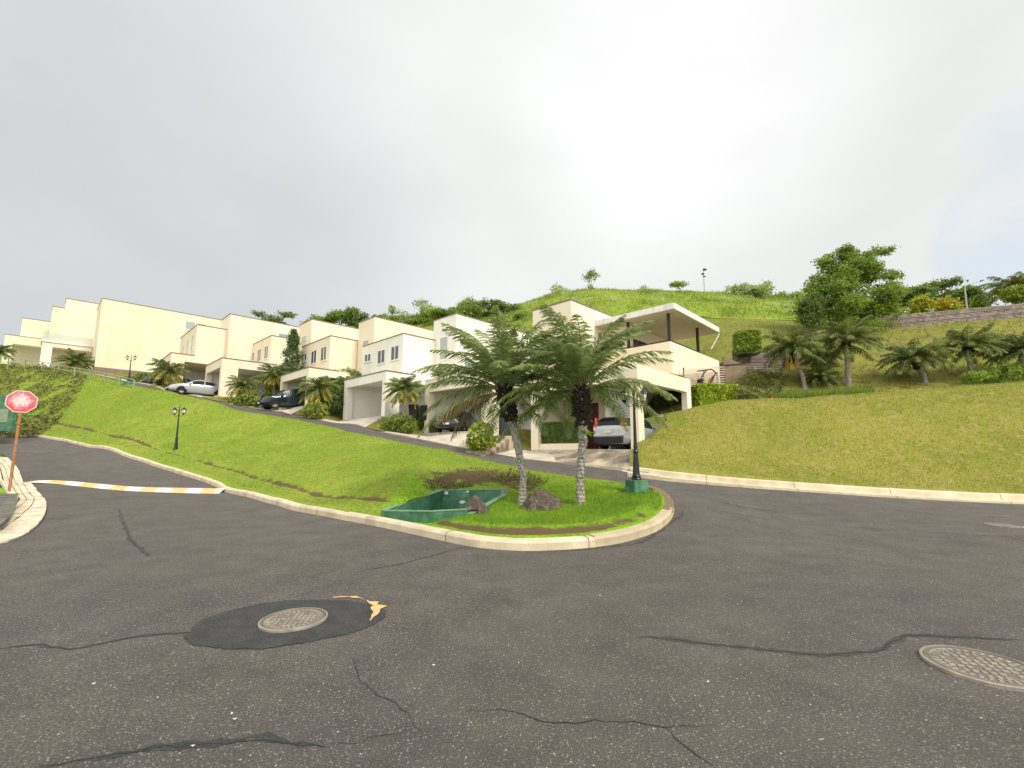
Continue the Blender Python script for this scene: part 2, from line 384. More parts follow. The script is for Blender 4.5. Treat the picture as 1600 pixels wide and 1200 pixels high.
# edges of the road, kerbs and crests
K = [Vector((-60, 41, 4.6)), P(0, 670, 37), P(82, 688, 32), P(163, 704, 27), P(210, 718, 24.5), P(257, 734, 22), P(303, 748, 19.5), P(350, 765, 17.3),
     Pz(400, 781, .12), Pz(450, 794, .05), Pz(505, 807, .02), Pz(560, 817, 0), Pz(640, 833, 0), Pz(700, 847, 0), Pz(740, 855, 0), Pz(780, 859, 0), Pz(830, 861, 0), Pz(880, 859, 0),
     Pz(920, 856, 0), Pz(960, 851, .0), Pz(1000, 841, .02), Pz(1028, 830, .06), Pz(1046, 816, .12), Pz(1054, 800, .22), Pz(1051, 787, .34), Pz(1038, 776, .45), Pz(1014, 767, .56)]
CR0 = [P(975, 755, 12.9), P(914, 746, 13.9), P(857, 737, 15.0), P(800, 726, 16.6), P(760, 717.5, 17.8), P(721, 709, 19.1), P(674, 701.5, 20.3), P(629, 695.5, 21.6), P(590, 688.5, 22.9),
      P(560, 682.5, 24.2), P(505, 670, 26.8), P(461, 660, 28.8), P(435, 654.5, 29.8), P(400, 648, 30.8), P(330, 631, 32.6), P(260, 614, 35.8), P(195, 602, 39),
      P(150, 590.5, 42), P(100, 578.5, 45), P(50, 573, 47.5), P(0, 570, 50), Vector((-70, 56, 12.4))]
CR = [c - Vector((0, 0, .20 + .004 * c.y)) for c in CR0]
NE = [c + Vector((.35, .38, -.06)) for c in CR]
FE = [Vector((-77, 62.5, 13.0)), P(0, 567, 54.5), P(60, 573, 52), P(140, 584, 47), P(200, 596, 43.4), P(250, 607, 40.2), P(300, 620, 37.6), P(340, 628, 36.6), P(389, 636.5, 36), P(435, 644, 35.2),
      P(461, 649.5, 33.6), P(505, 656.5, 31.4), P(545, 664.5, 29.4), P(590, 673.5, 27.4), P(629, 682, 26.3), P(674, 690.5, 25.4), P(721, 700, 24.6), P(747, 705, 24.1), P(800, 714.5, 22.6),
      P(857, 722, 20.9), P(914, 729, 19.3), P(979, 736.5, 17.9), P(1001, 741, 17.6), P(1060, 748, 16.9), P(1150, 757, 16.2), P(1300, 768, 15.4), P(1400, 775, 14.9), P(1600, 785, 14.2),
      Vector((24, 12.4, 0)), Vector((34, 9.5, 0)), Vector((46, 6, 0))]
LG = [Vector((-46, 30, 2.8)), P(0, 705, 24.5), P(20, 722, 20.5), P(38, 747, 17.2), P(59, 768, 15.0), P(75, 785, 13.2), P(73, 805, 11.2), Pz(62, 822, .02), Pz(40, 838, 0), Pz(0, 853, 0),
      Vector((-11.5, 6.6, 0)), Vector((-16, 4.6, 0)), Vector((-26, 2, 0)), Vector((-40, 0, .2))]
RC = [P(1040, 648, 22.6), P(1085, 641, 24.3), P(1140, 632, 24.6), P(1200, 628, 24.6), P(1300, 622, 24.4), P(1400, 615, 24), P(1500, 608, 23.4), P(1600, 603, 22.8), Vector((36, 20, 5.0)), Vector((50, 16, 4.6))]
def dens(pl, step):
    o = []
    for a, b in zip(pl[:-1], pl[1:]):
        n = max(1, int((b - a).length / step))
        o += [a.lerp(b, i / n) for i in range(n)]
    return o + [pl[-1]]
def smoothpl(pl, it=1):
    for _ in range(it):
        q = [pl[0]]
        for a, b in zip(pl[:-1], pl[1:]): q += [a.lerp(b, .25), a.lerp(b, .75)]
        pl = q + [pl[-1]]
    return pl
K, NE, FE, LG = smoothpl(K, 1), smoothpl(NE), smoothpl(FE), smoothpl(LG, 2)

# ------------------------------------------------------------------ houses: frame of the row
D1 = Vector((-.723, .691, 0)); D2 = Vector((.691, .723, 0))
HC = {  # near carport corner x, y, floor z
    1: (5.66, 20.0, 1.75), 2: (-1.49, 25.8, 2.85), 3: (-8.55, 30.0, 4.0), 4: (-16.1, 35.0, 5.2), 5: (-25.35, 38.5, 6.45), 6: (-33.1, 42.7, 8.0), 7: (-56.1, 52.3, 11.3), 8: (-68.4, 59.5, 13.0)}
def hp(h, a, b, z=0.0):
    x, y, z0 = HC[h]; return Vector((x, y, z0 + z)) + D1 * a + D2 * b
CPW = {1: (0, 6.4, 0, 6.0), 2: (0, 6.06, 0, 6.0), 3: (0, 6.06, 0, 6.0), 4: (0, 6.1, 0, 6.5), 5: (0, 5.6, 0, 9.5), 6: (0, 6.4, 0, 7.0), 7: (0, 3.2, 0, 6), 8: (4.3, 8, -.6, 5)}

# ------------------------------------------------------------------ height field
ctl = []
for x in range(-12, 31, 6):
    for y in (-30, -20, -10, -3, 3, 7): ctl.append((x, y, 0))
ctl += [(14, 11, 0), (8, 11, .04), (20, 11, 0), (6, 10, .05), (-6, 14, 0), (-9, 12, 0), (-3, 9.5, 0), (30, 7, 0), (-5, 6.5, 0), (0, 7.6, 0)]
ctl += [tuple(p) for p in dens(K[::2], 3)] + [tuple(p) for p in dens(CR, 3)] + [tuple(p) for p in dens(FE[::2], 3)] + [tuple(p) for p in LG[::3]] + [tuple(p) for p in dens(RC, 3)]
for p in dens(RC, 4): ctl.append((p.x + .2, p.y + 1.6, p.z + .1))
for h in range(2, 9):
    a0, a1, b0, b1 = CPW[h]; z0 = HC[h][2]
    for a, b, dz in ((0, 0, -.12), (a1, 0, -.12), (a1 / 2, -.1, -.12), (0, 3, .1), (a1 + 1, 5, .5), (a1 + 1, 12, 1.5), (2, 12, 1.5)):
        q = hp(h, a, b); ctl.append((q.x, q.y, z0 + dz))
for a, b, dz in ((0, -.1, -.05), (3, -.1, -.05), (6.4, -.1, -.1), (7.5, 2, 0.2), (-.2, 2.2, .95), (-.3, 3.6, 1.4), (-.2, .8, .3), (5, 14, 5.5), (10, 12, 3.5)):
    q = hp(1, a, b); ctl.append((q.x, q.y, HC[1][2] + dz))
for p in (P(962, 722, 18.4), P(985, 704, 19.3), P(1010, 690, 19.3), P(1150, 690, 20.5), P(1300, 690, 19.8), P(1450, 690, 19), P(1600, 690, 18.2), P(1050, 700, 19.2),
          # right slope, timber wall, hill
          P(1600, 500, 34), P(1500, 506, 35), P(1390, 517, 36), P(1300, 540, 34), P(1220, 590, 29), P(1180, 575, 31), P(1160, 545, 34), P(1150, 500, 45), P(1150, 463, 68),
          P(1250, 520, 38), P(1250, 500, 46), P(1250, 476, 70), P(1190, 466, 71), P(1100, 460, 69), P(1050, 459, 69), P(1000, 458, 69), P(950, 457, 70), P(905, 457, 72), P(1000, 500, 48), P(900, 500, 50), P(870, 462, 74),
          P(835, 477, 76), P(850, 505, 54), P(800, 482, 78), P(760, 490, 80), P(700, 497, 84), P(640, 503, 88), P(570, 510, 92), P(520, 513, 94), P(400, 520, 100), P(250, 536, 108), P(100, 556, 118), P(0, 562, 120)):
    ctl.append(tuple(p))
ctl += [(38, 34, 11.5), (52, 30, 11.5), (30, 42, 13.6), (42, 42, 13.8), (55, 44, 14), (75, 66, 16), (-5, 52, 11), (-20, 56, 12), (-38, 62, 13.5), (-60, 75, 15),
        (0, 130, 24), (40, 120, 20), (-60, 160, 22), (110, 95, 14), (-20, 112, 27), (22, 85, 27), (45, 88, 25), (0, 95, 28), (150, -20, 0), (0, -80, -4), (-80, -40, -1), (-46, 30, 3.0), (-58, 24, 3.0), (-34, 16, 1.2), (-30, 8, .4), (-22, 14, .6), (-24, 20, 1.3), (-58, 33, 3.4), (-75, 50, 9),
        (-120, 70, 14), (300, 0, -5), (-300, 0, 0), (0, -300, -8), (0, 350, -10), (250, 250, 0), (-250, 250, 0), (250, -250, -8), (-250, -250, -8),
        (-17, 11, .15), (-19, 14.5, .35)]
BL, BR = P(44, 757, 16.6), P(352, 766, 17.2)
BA = [P(600, 799, 10.95), P(672, 800, 10.15), P(728, 797, 9.95), P(790, 765, 12.6), P(692, 766.5, 13.0)]
for q, dz in ((BL, -.05), (BR, -.05), (BL.lerp(BR, .5), -.07), (P(907, 783, 10.9), -.34), (P(815, 783, 11.4), -.34), (P(742, 803, 10.2), -.34), (P(850, 795, 10.8), -.34), (P(965, 782, 11.2), -.34), (P(860, 770, 12.3), -.30),
              (BA[0], -.2), (BA[4], -.2), (BA[3], -.26), (BA[0].lerp(BA[4], .5), -.2), (P(650, 745, 14.5), -.2)):
    ctl.append((q.x, q.y, q.z + dz))
C = np.array(ctl, float)
keep = []
for i in range(len(C)):
    if all(np.hypot(*(C[i, :2] - C[j, :2])) > .3 for j in keep): keep.append(i)
C = C[keep]
def tps_k(A, B):
    d2 = ((A[:, None, :] - B[None, :, :]) ** 2).sum(-1); return .5 * d2 * np.log(d2 + 1e-9)
S = 20.0; n_ = len(C); X = C[:, :2] / S
A_ = np.zeros((n_ + 3, n_ + 3)); A_[:n_, :n_] = tps_k(X, X) + np.eye(n_) * 2e-4
A_[:n_, n_] = 1; A_[:n_, n_ + 1:] = X; A_[n_:, :n_] = A_[:n_, n_:].T
W_ = np.linalg.solve(A_, np.concatenate([C[:, 2], [0, 0, 0]]))
TPS = (S, X, W_.copy(), n_)
def H(xy):
    S, X, W_, n_ = TPS
    xy = np.atleast_2d(np.asarray(xy, float))[:, :2]; o = np.empty(len(xy))
    for i in range(0, len(xy), 8000):
        q = xy[i:i + 8000] / S; o[i:i + 8000] = tps_k(q, X) @ W_[:n_] + W_[n_] + q @ W_[n_ + 1:]
    return o
def hz(x, y): return float(H([[x, y]])[0])

def inpoly(pts, poly):
    pts = np.asarray(pts)[:, :2]; poly = np.asarray([(p[0], p[1]) for p in poly]); x, y = pts[:, 0], pts[:, 1]
    r = np.zeros(len(pts), bool); j = len(poly) - 1
    for i in range(len(poly)):
        xi, yi = poly[i]; xj, yj = poly[j]
        c = ((yi > y) != (yj > y)) & (x < (xj - xi) * (y - yi) / (yj - yi + 1e-12) + xi); r ^= c; j = i
    return r
def dline(pts, pl):
    pts = np.asarray(pts)[:, :2]; d = np.full(len(pts), 1e9)
    q = np.array([(p[0], p[1]) for p in pl])
    for a, b in zip(q[:-1], q[1:]):
        ab = b - a; t = np.clip(((pts - a) @ ab) / (ab @ ab + 1e-12), 0, 1); d = np.minimum(d, np.hypot(*(pts - a - t[:, None] * ab).T))
    return d
def xy(pl): return [(p[0], p[1]) for p in pl]
bank_poly = xy(K) + xy(NE)                      # K far-left .. tip, then NE tip .. far-left
road_outer = xy(LG)[::-1] + [(-60, 41)] + [] 
# road: outside boundary LG far -> near, round behind the camera, FE right -> far-left
road_poly = xy(LG) + [(-40, -25), (60, -25), (60, 2)] + xy(FE)[::-1] + [(-84, 58)] + xy(NE)[::-1] + xy(K)[::-1]
lawn_poly = [xy(FE)[i] for i in range(len(FE)) if FE[i].x > 4.9] + [(60, 2), (60, 14)] + xy(RC)[::-1] + [tuple(hp(1, -.12, 2.6)[:2]), tuple(hp(1, -.12, .2)[:2]), (4.75, 18.4)]
voids = {h: [tuple(hp(h, a, b)[:2]) for a, b in ((CPW[h][0] + .05, CPW[h][2] + .05), (CPW[h][1] - .05, CPW[h][2] + .05), (CPW[h][1] - .05, CPW[h][3] - .1), (CPW[h][0] + .05, CPW[h][3] - .1))] for h in range(1, 9)}
def fe_at(X):    # y of the road's far edge at x
    q = xy(FE)
    for a, b in zip(q[:-1], q[1:]):
        if a[0] <= X <= b[0]: return a[1] + (b[1] - a[1]) * (X - a[0]) / (b[0] - a[0] + 1e-9)
    return 0
def drive(h, a0, a1, fl=.7):
    p0, p1 = hp(h, a0, .05), hp(h, a1, .05); q = []
    f0 = p0 - D2 * 1.0 ; 
    x0 = p0.x - 1.3 + fl; x1 = p1.x - 1.6 - fl
    return [tuple(p0[:2]), tuple(p1[:2]), (x1, fe_at(x1) + .01), ((x0 + x1) / 2, fe_at((x0 + x1) / 2) + .01), (x0, fe_at(x0) + .01)]
drives = {2: drive(2, .1, 5.9), 3: drive(3, .1, 5.9), 4: drive(4, .1, 5.9), 5: drive(5, .2, 5.4), 6: drive(6, .2, 4.3)}
drives[1] = [tuple(hp(1, .0, .05)[:2]), tuple(hp(1, 6.3, .05)[:2]), (-.9, 24.6), (-2.6, fe_at(-2.6) + .02), (0, fe_at(0) + .02), (2, fe_at(2) + .02), (3.5, fe_at(3.5) + .02), (4.75, fe_at(4.75) + .02), (4.75, 18.4)]
upper_line = [P(1060, 500, 48), P(1120, 500, 45.5), P(1250, 500, 45), P(1310, 505, 44)]
upper_poly = [(-200, 60), (-60, 58), (-20, 50), (0, 48), (10, 48)] + xy(upper_line) + [(28, 46), (60, 50), (160, 60), (200, 200), (-200, 200)]

def offset(pl, d):    # offset a 3-D polyline sideways (left of travel is positive)
    o = []
    for i, p in enumerate(pl):
        t = (pl[min(i + 1, len(pl) - 1)] - pl[max(i - 1, 0)]); t.z = 0; t.normalize(); n = Vector((-t.y, t.x, 0)); o.append(p + n * d)
    return o
# ------------------------------------------------------------------ triangulate everything in plan
pts = []; edges = []
def addpl(pl, closed=False, step=1.0):
    q = [Vector((p[0], p[1], 0)) for p in pl]
    if closed: q = q + [q[0]]
    q = dens(q, step)
    if closed: q = q[:-1]
    o = len(pts); pts.extend((p.x, p.y) for p in q)
    edges.extend((o + i, o + i + 1) for i in range(len(q) - 1))
    if closed: edges.append((o + len(q) - 1, o))
addpl(K + [NE[0]], step=.4); addpl(NE, step=.6); addpl(FE, step=.8); addpl(LG, step=.5); addpl([NE[-1], K[0]], step=3)
for d_ in (.24, .34, .46, .60): addpl(offset(dens(K, .4)[:-3], d_)[::1] if d_ < .5 else offset(dens(K, .6)[:-6], d_), step=5)
for d_ in (.9, 1.12, 1.34): addpl(offset(dens(K[:26], 1.0), d_), step=5)
addpl([LG[-1], (-40, -25), (60, -25), (60, 2), FE[-1]], step=4); addpl([FE[0], (-84, 58), NE[-1]], step=3)
addpl([K[0], LG[0]], step=3)
BASIN = [(p.x, p.y) for p in BA]; addpl(BASIN, True, .5)
addpl(lawn_poly, True, .8); addpl(upper_poly, True, 3)
for h in voids: addpl(voids[h], True, 1.0)
for h in drives: addpl(drives[h], True, .8)
def grid(x0, x1, y0, y1, s, jit=.3):
    gx, gy = np.meshgrid(np.arange(x0, x1, s), np.arange(y0, y1, s)); g = np.c_[gx.ravel(), gy.ravel()]
    return g + RNG.uniform(-jit, jit, g.shape) * s
g1 = grid(-14, 20, 5, 20, .45); g2 = grid(-52, 46, 2, 52, 1.1); g2 = g2[~((g2[:, 0] > -14) & (g2[:, 0] < 20) & (g2[:, 1] > 5) & (g2[:, 1] < 20))]
g3 = grid(-130, 130, -30, 140, 4); g3 = g3[~((g3[:, 0] > -52) & (g3[:, 0] < 46) & (g3[:, 1] > 2) & (g3[:, 1] < 52))]
g4 = grid(-600, 600, -400, 800, 40); g4 = g4[~((abs(g4[:, 0]) < 130) & (g4[:, 1] > -30) & (g4[:, 1] < 140))]
allg = np.vstack([g1, g2, g3, g4])
P_all = [Vector(p) for p in pts] + [Vector(p) for p in allg]
cv, ce, cf, *_ = delaunay_2d_cdt(P_all, edges, [], 0, 1e-4, False)
CV = np.array([(v.x, v.y) for v in cv]); CF = np.array([f for f in cf if len(f) == 3], int)
a, b, c = CV[CF[:, 0]], CV[CF[:, 1]], CV[CF[:, 2]]
ar = (b[:, 0] - a[:, 0]) * (c[:, 1] - a[:, 1]) - (b[:, 1] - a[:, 1]) * (c[:, 0] - a[:, 0])
CF[ar < 0] = CF[ar < 0][:, ::-1]; CF = CF[abs(ar) > 1e-6]
cen = CV[CF].mean(1)
reg = np.full(len(CF), 'hill', dtype=object)
reg[inpoly(cen, upper_poly)] = 'upper'
reg[(cen[:, 0] < -5) & (cen[:, 1] < 60) & inpoly(cen, xy(LG) + [(-200, -25), (-200, 60)])] = 'verge'
reg[inpoly(cen, lawn_poly)] = 'lawn'
for h in drives: reg[inpoly(cen, drives[h]) & ~inpoly(cen, lawn_poly)] = 'drive'
reg[inpoly(cen, road_poly)] = 'road'
reg[inpoly(cen, bank_poly)] = 'bank'
for h in voids: reg[inpoly(cen, voids[h])] = 'void'
reg[inpoly(cen, BASIN)] = 'void'
HZ = H(CV)
far = np.hypot(CV[:, 0], CV[:, 1] - 30) > 160
HZ[far] = np.clip(HZ[far], -12, 16)
def ss(x): x = np.clip(x, 0, 1); return x * x * (3 - 2 * x)
kerbln = K + [NE[0]]
def wob(V, s, seed=0):
    x, y = V[:, 0] * s + seed, V[:, 1] * s - seed
    return (np.sin(x * 1.3 + 2 * np.sin(y * .7)) + np.sin(y * 1.7 + 1.3 * np.sin(x * .9 + 1)) + .6 * np.sin(2.3 * x - 1.9 * y)) / 2.6
def bank_lift(V):
    dk = dline(V, kerbln); dn = dline(V, NE); z = .15 * ss(dk / .22) * 1.0 + .06 * ss((dn - .05) / .5)
    near = ss((12.5 - V[:, 1]) / 1.5) * ss((V[:, 0] + 2.3) / 1.0)
    z += near * .13 * ss((dk - .38) / .28)
    df = dline(V, [BA[0] + Vector((-.4, .1, 0)), BA[0], BA[1], BA[1].lerp(BA[2], .3)]); z *= .25 + .75 * ss((df - .25) / .35)
    # small eroded step above the road kerb
    st = ss((V[:, 1] - 13) / 3) if False else 1 - near
    z += st * (.16 * ss((dk - 1.1) / .35)) * ss((-2.2 - V[:, 0]) / 1)
    z += .05 * wob(V, .55) * ss(dk / 1.5) + .025 * wob(V, 2.2, 3) * ss((dk - .3) / .8)
    return z
def region(name, key, lift, mats, label_kind='structure', soilf=None):
    F = CF[reg == key]; u, inv = np.unique(F.ravel(), return_inverse=True); V = CV[u]; z = HZ[u] + (lift(V) if lift else 0)
    V3 = np.c_[V, z]; o = npmesh(name, V3, inv.reshape(F.shape), mats, attr={'soil': soilf(V) if soilf else np.zeros(len(V))})
    o.data.polygons.foreach_set('use_smooth', [True] * len(F)); tag(o, kind=label_kind); REG[key] = (V3, inv.reshape(F.shape)); return o
REG = {}
soil_blobs = [(P(745, 742, 14.3), 1.7), (P(700, 752, 13.6), .9), (P(800, 750, 13.6), 1.0), (P(860, 762, 12.6), .35), (P(830, 760, 12.6), .35), (P(960, 768, 12.3), .3)]
def soil_bank(V):
    dk = dline(V, kerbln)
    s = .88 * np.exp(-((dk - 1.12) / .17) ** 2) * ss((-2.6 - V[:, 0]) / 1) * (.75 + .3 * wob(V, .5, 2)) * ss((V[:, 1] - 9.3))
    near = ss((12.5 - V[:, 1]) / 1.5) * ss((V[:, 0] + 2.3) / 1.0)
    s = np.maximum(s, near * .95 * np.exp(-((dk - .42) / .19) ** 2) * (.9 + .3 * wob(V, 1.1)) * ss((3.6 - V[:, 0]) / 1))
    for p, r in soil_blobs: s = np.maximum(s, .75 * np.exp(-((V[:, 0] - p.x) ** 2 + ((V[:, 1] - p.y) * 1.5) ** 2) / r ** 2 * .7))
    left = ss((-22 - V[:, 0]) / 8) * ss((V[:, 1] - 42 + .1 * V[:, 0]) / 6)
    return np.maximum(s, .0 * left)
region('road', 'road', None, ['asphalt'])
road_o = bpy.data.objects['road']
region('grass_bank', 'bank', bank_lift, ['g_bank', 'g_lush'], soilf=soil_bank)
ob = bpy.data.objects['grass_bank']; mi = []
for p in ob.data.polygons: mi.append(1 if (p.center.y < 14 and p.center.x > -3.2) else 0)
ob.data.polygons.foreach_set('material_index', mi)
def lawn_lift(V):
    dk = dline(V, FE); return .2 * ss(dk / .3) + .05 * wob(V, .6) * ss(dk / 2) + .03 * wob(V, 1.9, 4) * ss(dk / 1)
region('lawn', 'lawn', lawn_lift, ['g_lawn'])
def hill_lift(V): return .12 * wob(V, .4) * ss(dline(V, FE) / 5) + .08
region('hillside', 'hill', hill_lift, ['g_hill'])
region('upper_hill', 'upper', lambda V: .35 * wob(V, .25) + .1, ['g_upper'])
region('driveway', 'drive', lambda V: np.full(len(V), .03), ['conc_stain', 'concrete'])
region('verge', 'verge', lambda V: -.10 + .27 * ss((dline(V, LG) - np.clip(1.2 - (V[:, 1] - 10.2) * .2, .5, 1.2) - .1) / .25) * ss((-11 - V[:, 0]) / .5) + .2 * ss((-28 - V[:, 0]) / 3), ['g_lush'])
ob = bpy.data.objects['driveway']; ob.data.polygons.foreach_set('material_index', [0 if p.center.x > 2 else 1 for p in ob.data.polygons])

def sweep(mb, pl, prof, m, side=1):
    """prof: (offset, height) points; joins along pl"""
    rows = []
    for d, z in prof: rows.append([Vector((q.x, q.y, p.z + z)) for p, q in zip(pl, offset(pl, d * side))])
    n = len(pl); v = [x for r in rows for x in r]; f = []
    for j in range(len(rows) - 1):
        for i in range(n - 1):
            q = (j * n + i, j * n + i + 1, (j + 1) * n + i + 1, (j + 1) * n + i); f.append(q if side < 0 else q[::-1])
    mb.add(v, f, m)
def drape(pl, dz=0):
    z = H([(p.x, p.y) for p in pl]); return [Vector((p.x, p.y, zz + dz)) for p, zz in zip(pl, z)]
kp = drape(dens(K, .25), 0)
i0 = next(i for i, p in enumerate(kp) if p.x > 1.3 and p.y < 10)
mb = MB(); PROF = [(-.01, -.15), (.0, .12), (.03, .165), (.20, .175), (.24, .16), (.25, -.15)]
sweep(mb, kp[:i0 + 1], PROF, 'kerb', 1)
o = mb.build('kerb', smooth=False); tag(o, kind='structure')
mb = MB(); pr = [(-.01, -.15), (-.005, .0), (0, .06), (.0, .13), (.03, .18), (.20, .19), (.25, .175), (.26, -.15)]
sweep(mb, kp[i0:], pr, 'kerb_worn', 1); o = mb.build('kerb'); tag(o, kind='structure')
n = len(kp[i0:]); wv = []
for k, (d, z) in enumerate(pr):
    for i in range(n):
        edge = min(1, i / 10); wv.append((-.6 + edge * (.3 + (1.0 if k >= 4 else .90 if k == 3 else .76 if k == 2 else .30 if k == 1 else 0))))
A = o.data.attributes.new('worn', 'FLOAT', 'POINT'); A.data.foreach_set('value', wv)
mb = MB(); rk = drape(dens([p for p in FE if p.x > 4.6], .5)); sweep(mb, rk, [(-.34, -.2), (-.33, .012), (.0, .03), (.04, .19), (.07, .215), (.26, .225), (.30, .2), (.31, -.2)], 'kerb', 1)
o = mb.build('kerb'); tag(o, kind='structure')
mb = MB(); rk = drape(dens([p for p in FE if p.x < -2.2], .5)); sweep(mb, rk, [(-.01, -.2), (-.0, .01), (.35, .035), (.38, .09), (.52, .10), (.56, -.2)], 'concrete', 1)
o = mb.build('kerb'); tag(o, kind='structure')
mb = MB(); rk = drape(dens(NE[2:], .5)); sweep(mb, rk, [(.06, -.2), (.05, .09), (-.10, .09), (-.12, -.2)], 'concrete', 1)
o = mb.build('kerb'); tag(o, kind='structure')
for ln_, pf in ((dens(K[4:], .25), [(-.012, -.1), (-.004, .12), (.026, .171), (.20, .181), (.262, .16)]), (dens([p for p in FE if p.x > 4.9], .5), [(-.345, -.1), (-.33, .016), (.0, .034), (.036, .194), (.066, .22), (.26, .23), (.31, .2)])):
    kj = drape(ln_, 0); mb = MB(); acc = 0
    for a_, b_ in zip(kj[:-1], kj[1:]):
        acc += (b_ - a_).length
        if acc > 2.4:
            acc = random.uniform(-.3, .3); dd = (b_ - a_).normalized() * .007; m_ = (a_ + b_) / 2; sweep(mb, [m_ - dd, m_ + dd], pf, 'soil', 1)
    tag(mb.build('kerb_joints'), kind='structure')
# stone gutter on the left corner: rows of long slabs laid along the curve, and a raised kerb behind
mb = MB(); lg = drape(dens(LG[8:], .34), 0); n = len(lg)
wid = [max(.5, min(1.2, 1.2 - (p.y - 10.2) * .2)) for p in lg]
def gut(i, d): 
    q = offset(lg, 0)[i]; t = (lg[min(i + 1, n - 1)] - lg[max(i - 1, 0)]); t.z = 0; t.normalize(); nn = Vector((-t.y, t.x, 0)) ; return lg[i] - nn * d
for i in range(n - 1):
    if lg[i].x < -40 or lg[i].y > 40: continue
    for a0, a1 in ((0.02, .42), (.44, .72), (.74, .98)):
        j = random.uniform(-.02, .02); W0, W1 = wid[i], wid[i + 1]
        p = [gut(i, a0 * W0), gut(i, a1 * W0), gut(i + 1, a1 * W1), gut(i + 1, a0 * W1)]
        zt = .02 + random.uniform(0, .028)
        cc = sum(p, Vector()) / 4; p = [cc + (q - cc) * (.955 + j) for q in p]
        mb.hexa([q + Vector((0, 0, -.2)) for q in p] + [q + Vector((0, 0, zt + random.uniform(-.006, .006))) for q in p], 'gutter')
o = mb.build('gutter'); tag(o, kind='structure')
mb = MB(); lk = [gut(i, wid[i] + .02) for i in range(n)]; sweep(mb, lk, [(0, -.2), (.0, .015), (-.25, .02), (-.3, -.2)], 'tar', 1)
base_pl = [gut(i, 0) for i in range(n)]; sweep(mb, [p + Vector((0, 0, .006)) for p in base_pl], [(0, -.01), (-.6, -.0)], 'tar', 1)
o = mb.build('gutter_bed'); tag(o, kind='structure')
mb = MB(); sweep(mb, lk, [(.0, -.2), (-.01, .09), (-.04, .12), (-.20, .13), (-.22, -.2)], 'gutter', 1)
o = mb.build('kerb'); tag(o, kind='structure')
# small paved footway behind the corner (near left)
mb = MB(); q = P(0, 782, 12.9); xs = []
pv = [Pz(26, 782, .25), Pz(0, 781, .27), Vector((-24, 14.5, 0)), Vector((-24, 8.6, 0)), Pz(0, 822, .2), Pz(18, 808, .2), Pz(26, 795, .22)]
pv = drape(pv, .2); mb.add(pv, [tuple(range(len(pv)))[::-1]], 'paving')
for k in range(9):
    y0 = 9.6 + k * .40
    p = drape([Vector((-10.9 - .40 * k, y0, 0)), Vector((-20.5, y0 + .3, 0)), Vector((-20.5, y0 + .335, 0)), Vector((-10.9 - .40 * k, y0 + .035, 0))], .206); mb.add(p, [(3, 2, 1, 0)], 'tar')
o = mb.build('footway'); tag(o, kind='structure')

# cracks, tar and patch laid into the road sheet as extra faces of the road mesh
cr = MB()
def crack(pl, w=.02, m='tar', dz=.004, jit=.018):
    q = dens([Pz(a, b, 0) for a, b in pl], .06); L_ = []; R_ = []
    for i, p in enumerate(q):
        t = q[min(i + 1, len(q) - 1)] - q[max(i - 1, 0)]; t.normalize(); nn = Vector((-t.y, t.x, 0)); j = random.uniform(-jit, jit) + .02 * math.sin(i * .5) ; ww = w * (.62 if m == 'tar' else 1) * random.uniform(.2, 1.1) * min(1, (i + 1) / 5, (len(q) - i) / 5)
        c_ = p + nn * j; L_.append(c_ + nn * ww / 2); R_.append(c_ - nn * ww / 2)
    L_ = drape(L_, dz); R_ = drape(R_, dz); n = len(q)
    cr.add(L_ + R_, [(i, n + i, n + i + 1, i + 1) for i in range(n - 1)], m)
mat('tar_wide', (.040, .044, .044), .8, .2, 5, fine=.4, fscale=50, bump=.6, bscale=60)
mat('tar_soft', (.058, .056, .052), .85, .2, 5, fine=.4, fscale=60, bump=.6, bscale=80)
crack([(0, 1014), (60, 1010), (110, 1014), (180, 1002), (250, 992), (330, 985)], .028)
crack([(0, 1014), (60, 1010), (110, 1014), (180, 1002), (250, 992), (330, 985)], .06, 'tar_soft', .002)
crack([(995, 996), (1060, 1000), (1130, 1008), (1200, 1018), (1290, 1022), (1370, 1020), (1385, 1005), (1420, 995), (1500, 994), (1600, 1002)], .035)
crack([(995, 996), (1060, 1000), (1130, 1008), (1200, 1018), (1290, 1022), (1370, 1020), (1385, 1005), (1420, 995), (1500, 994), (1600, 1002)], .11, 'tar_soft', .002)
crack([(720, 1112), (800, 1115), (850, 1124), (930, 1128), (1040, 1134), (1100, 1131)], .018)
crack([(1040, 1134), (1050, 1155), (1075, 1172), (1110, 1200), (1130, 1230)], .018)
crack([(60, 1200), (120, 1190), (180, 1183), (240, 1170), (320, 1160), (410, 1158), (470, 1166), (510, 1164)], .022)
crack([(60, 1200), (120, 1190), (180, 1183), (240, 1170), (320, 1160), (410, 1155), (470, 1164), (510, 1166)], .085, 'tar_wide', .002)
crack([(510, 1164), (560, 1162), (620, 1148), (650, 1130)], .01)
crack([(545, 1025), (560, 1060), (600, 1090), (640, 1125), (660, 1150)], .014)
crack([(115, 945), (160, 942), (205, 936)], .016); crack([(560, 895), (640, 880), (680, 868), (735, 853)], .035, 'tar_soft', .002); crack([(560, 895), (640, 880), (680, 868), (735, 853)], .02)
crack([(185, 800), (196, 822), (205, 845), (222, 858), (232, 870)], .09, 'tar_soft', .002); crack([(196, 822), (205, 845), (222, 858), (232, 870)], .02)
crack([(1100, 812), (1250, 822), (1400, 828), (1600, 838)], .03, 'tar_soft'); crack([(1060, 795), (1150, 806), (1300, 812)], .03, 'tar_soft')
crack([(880, 862), (1000, 850), (1070, 815)], .12, 'tar_soft', .002, .03)
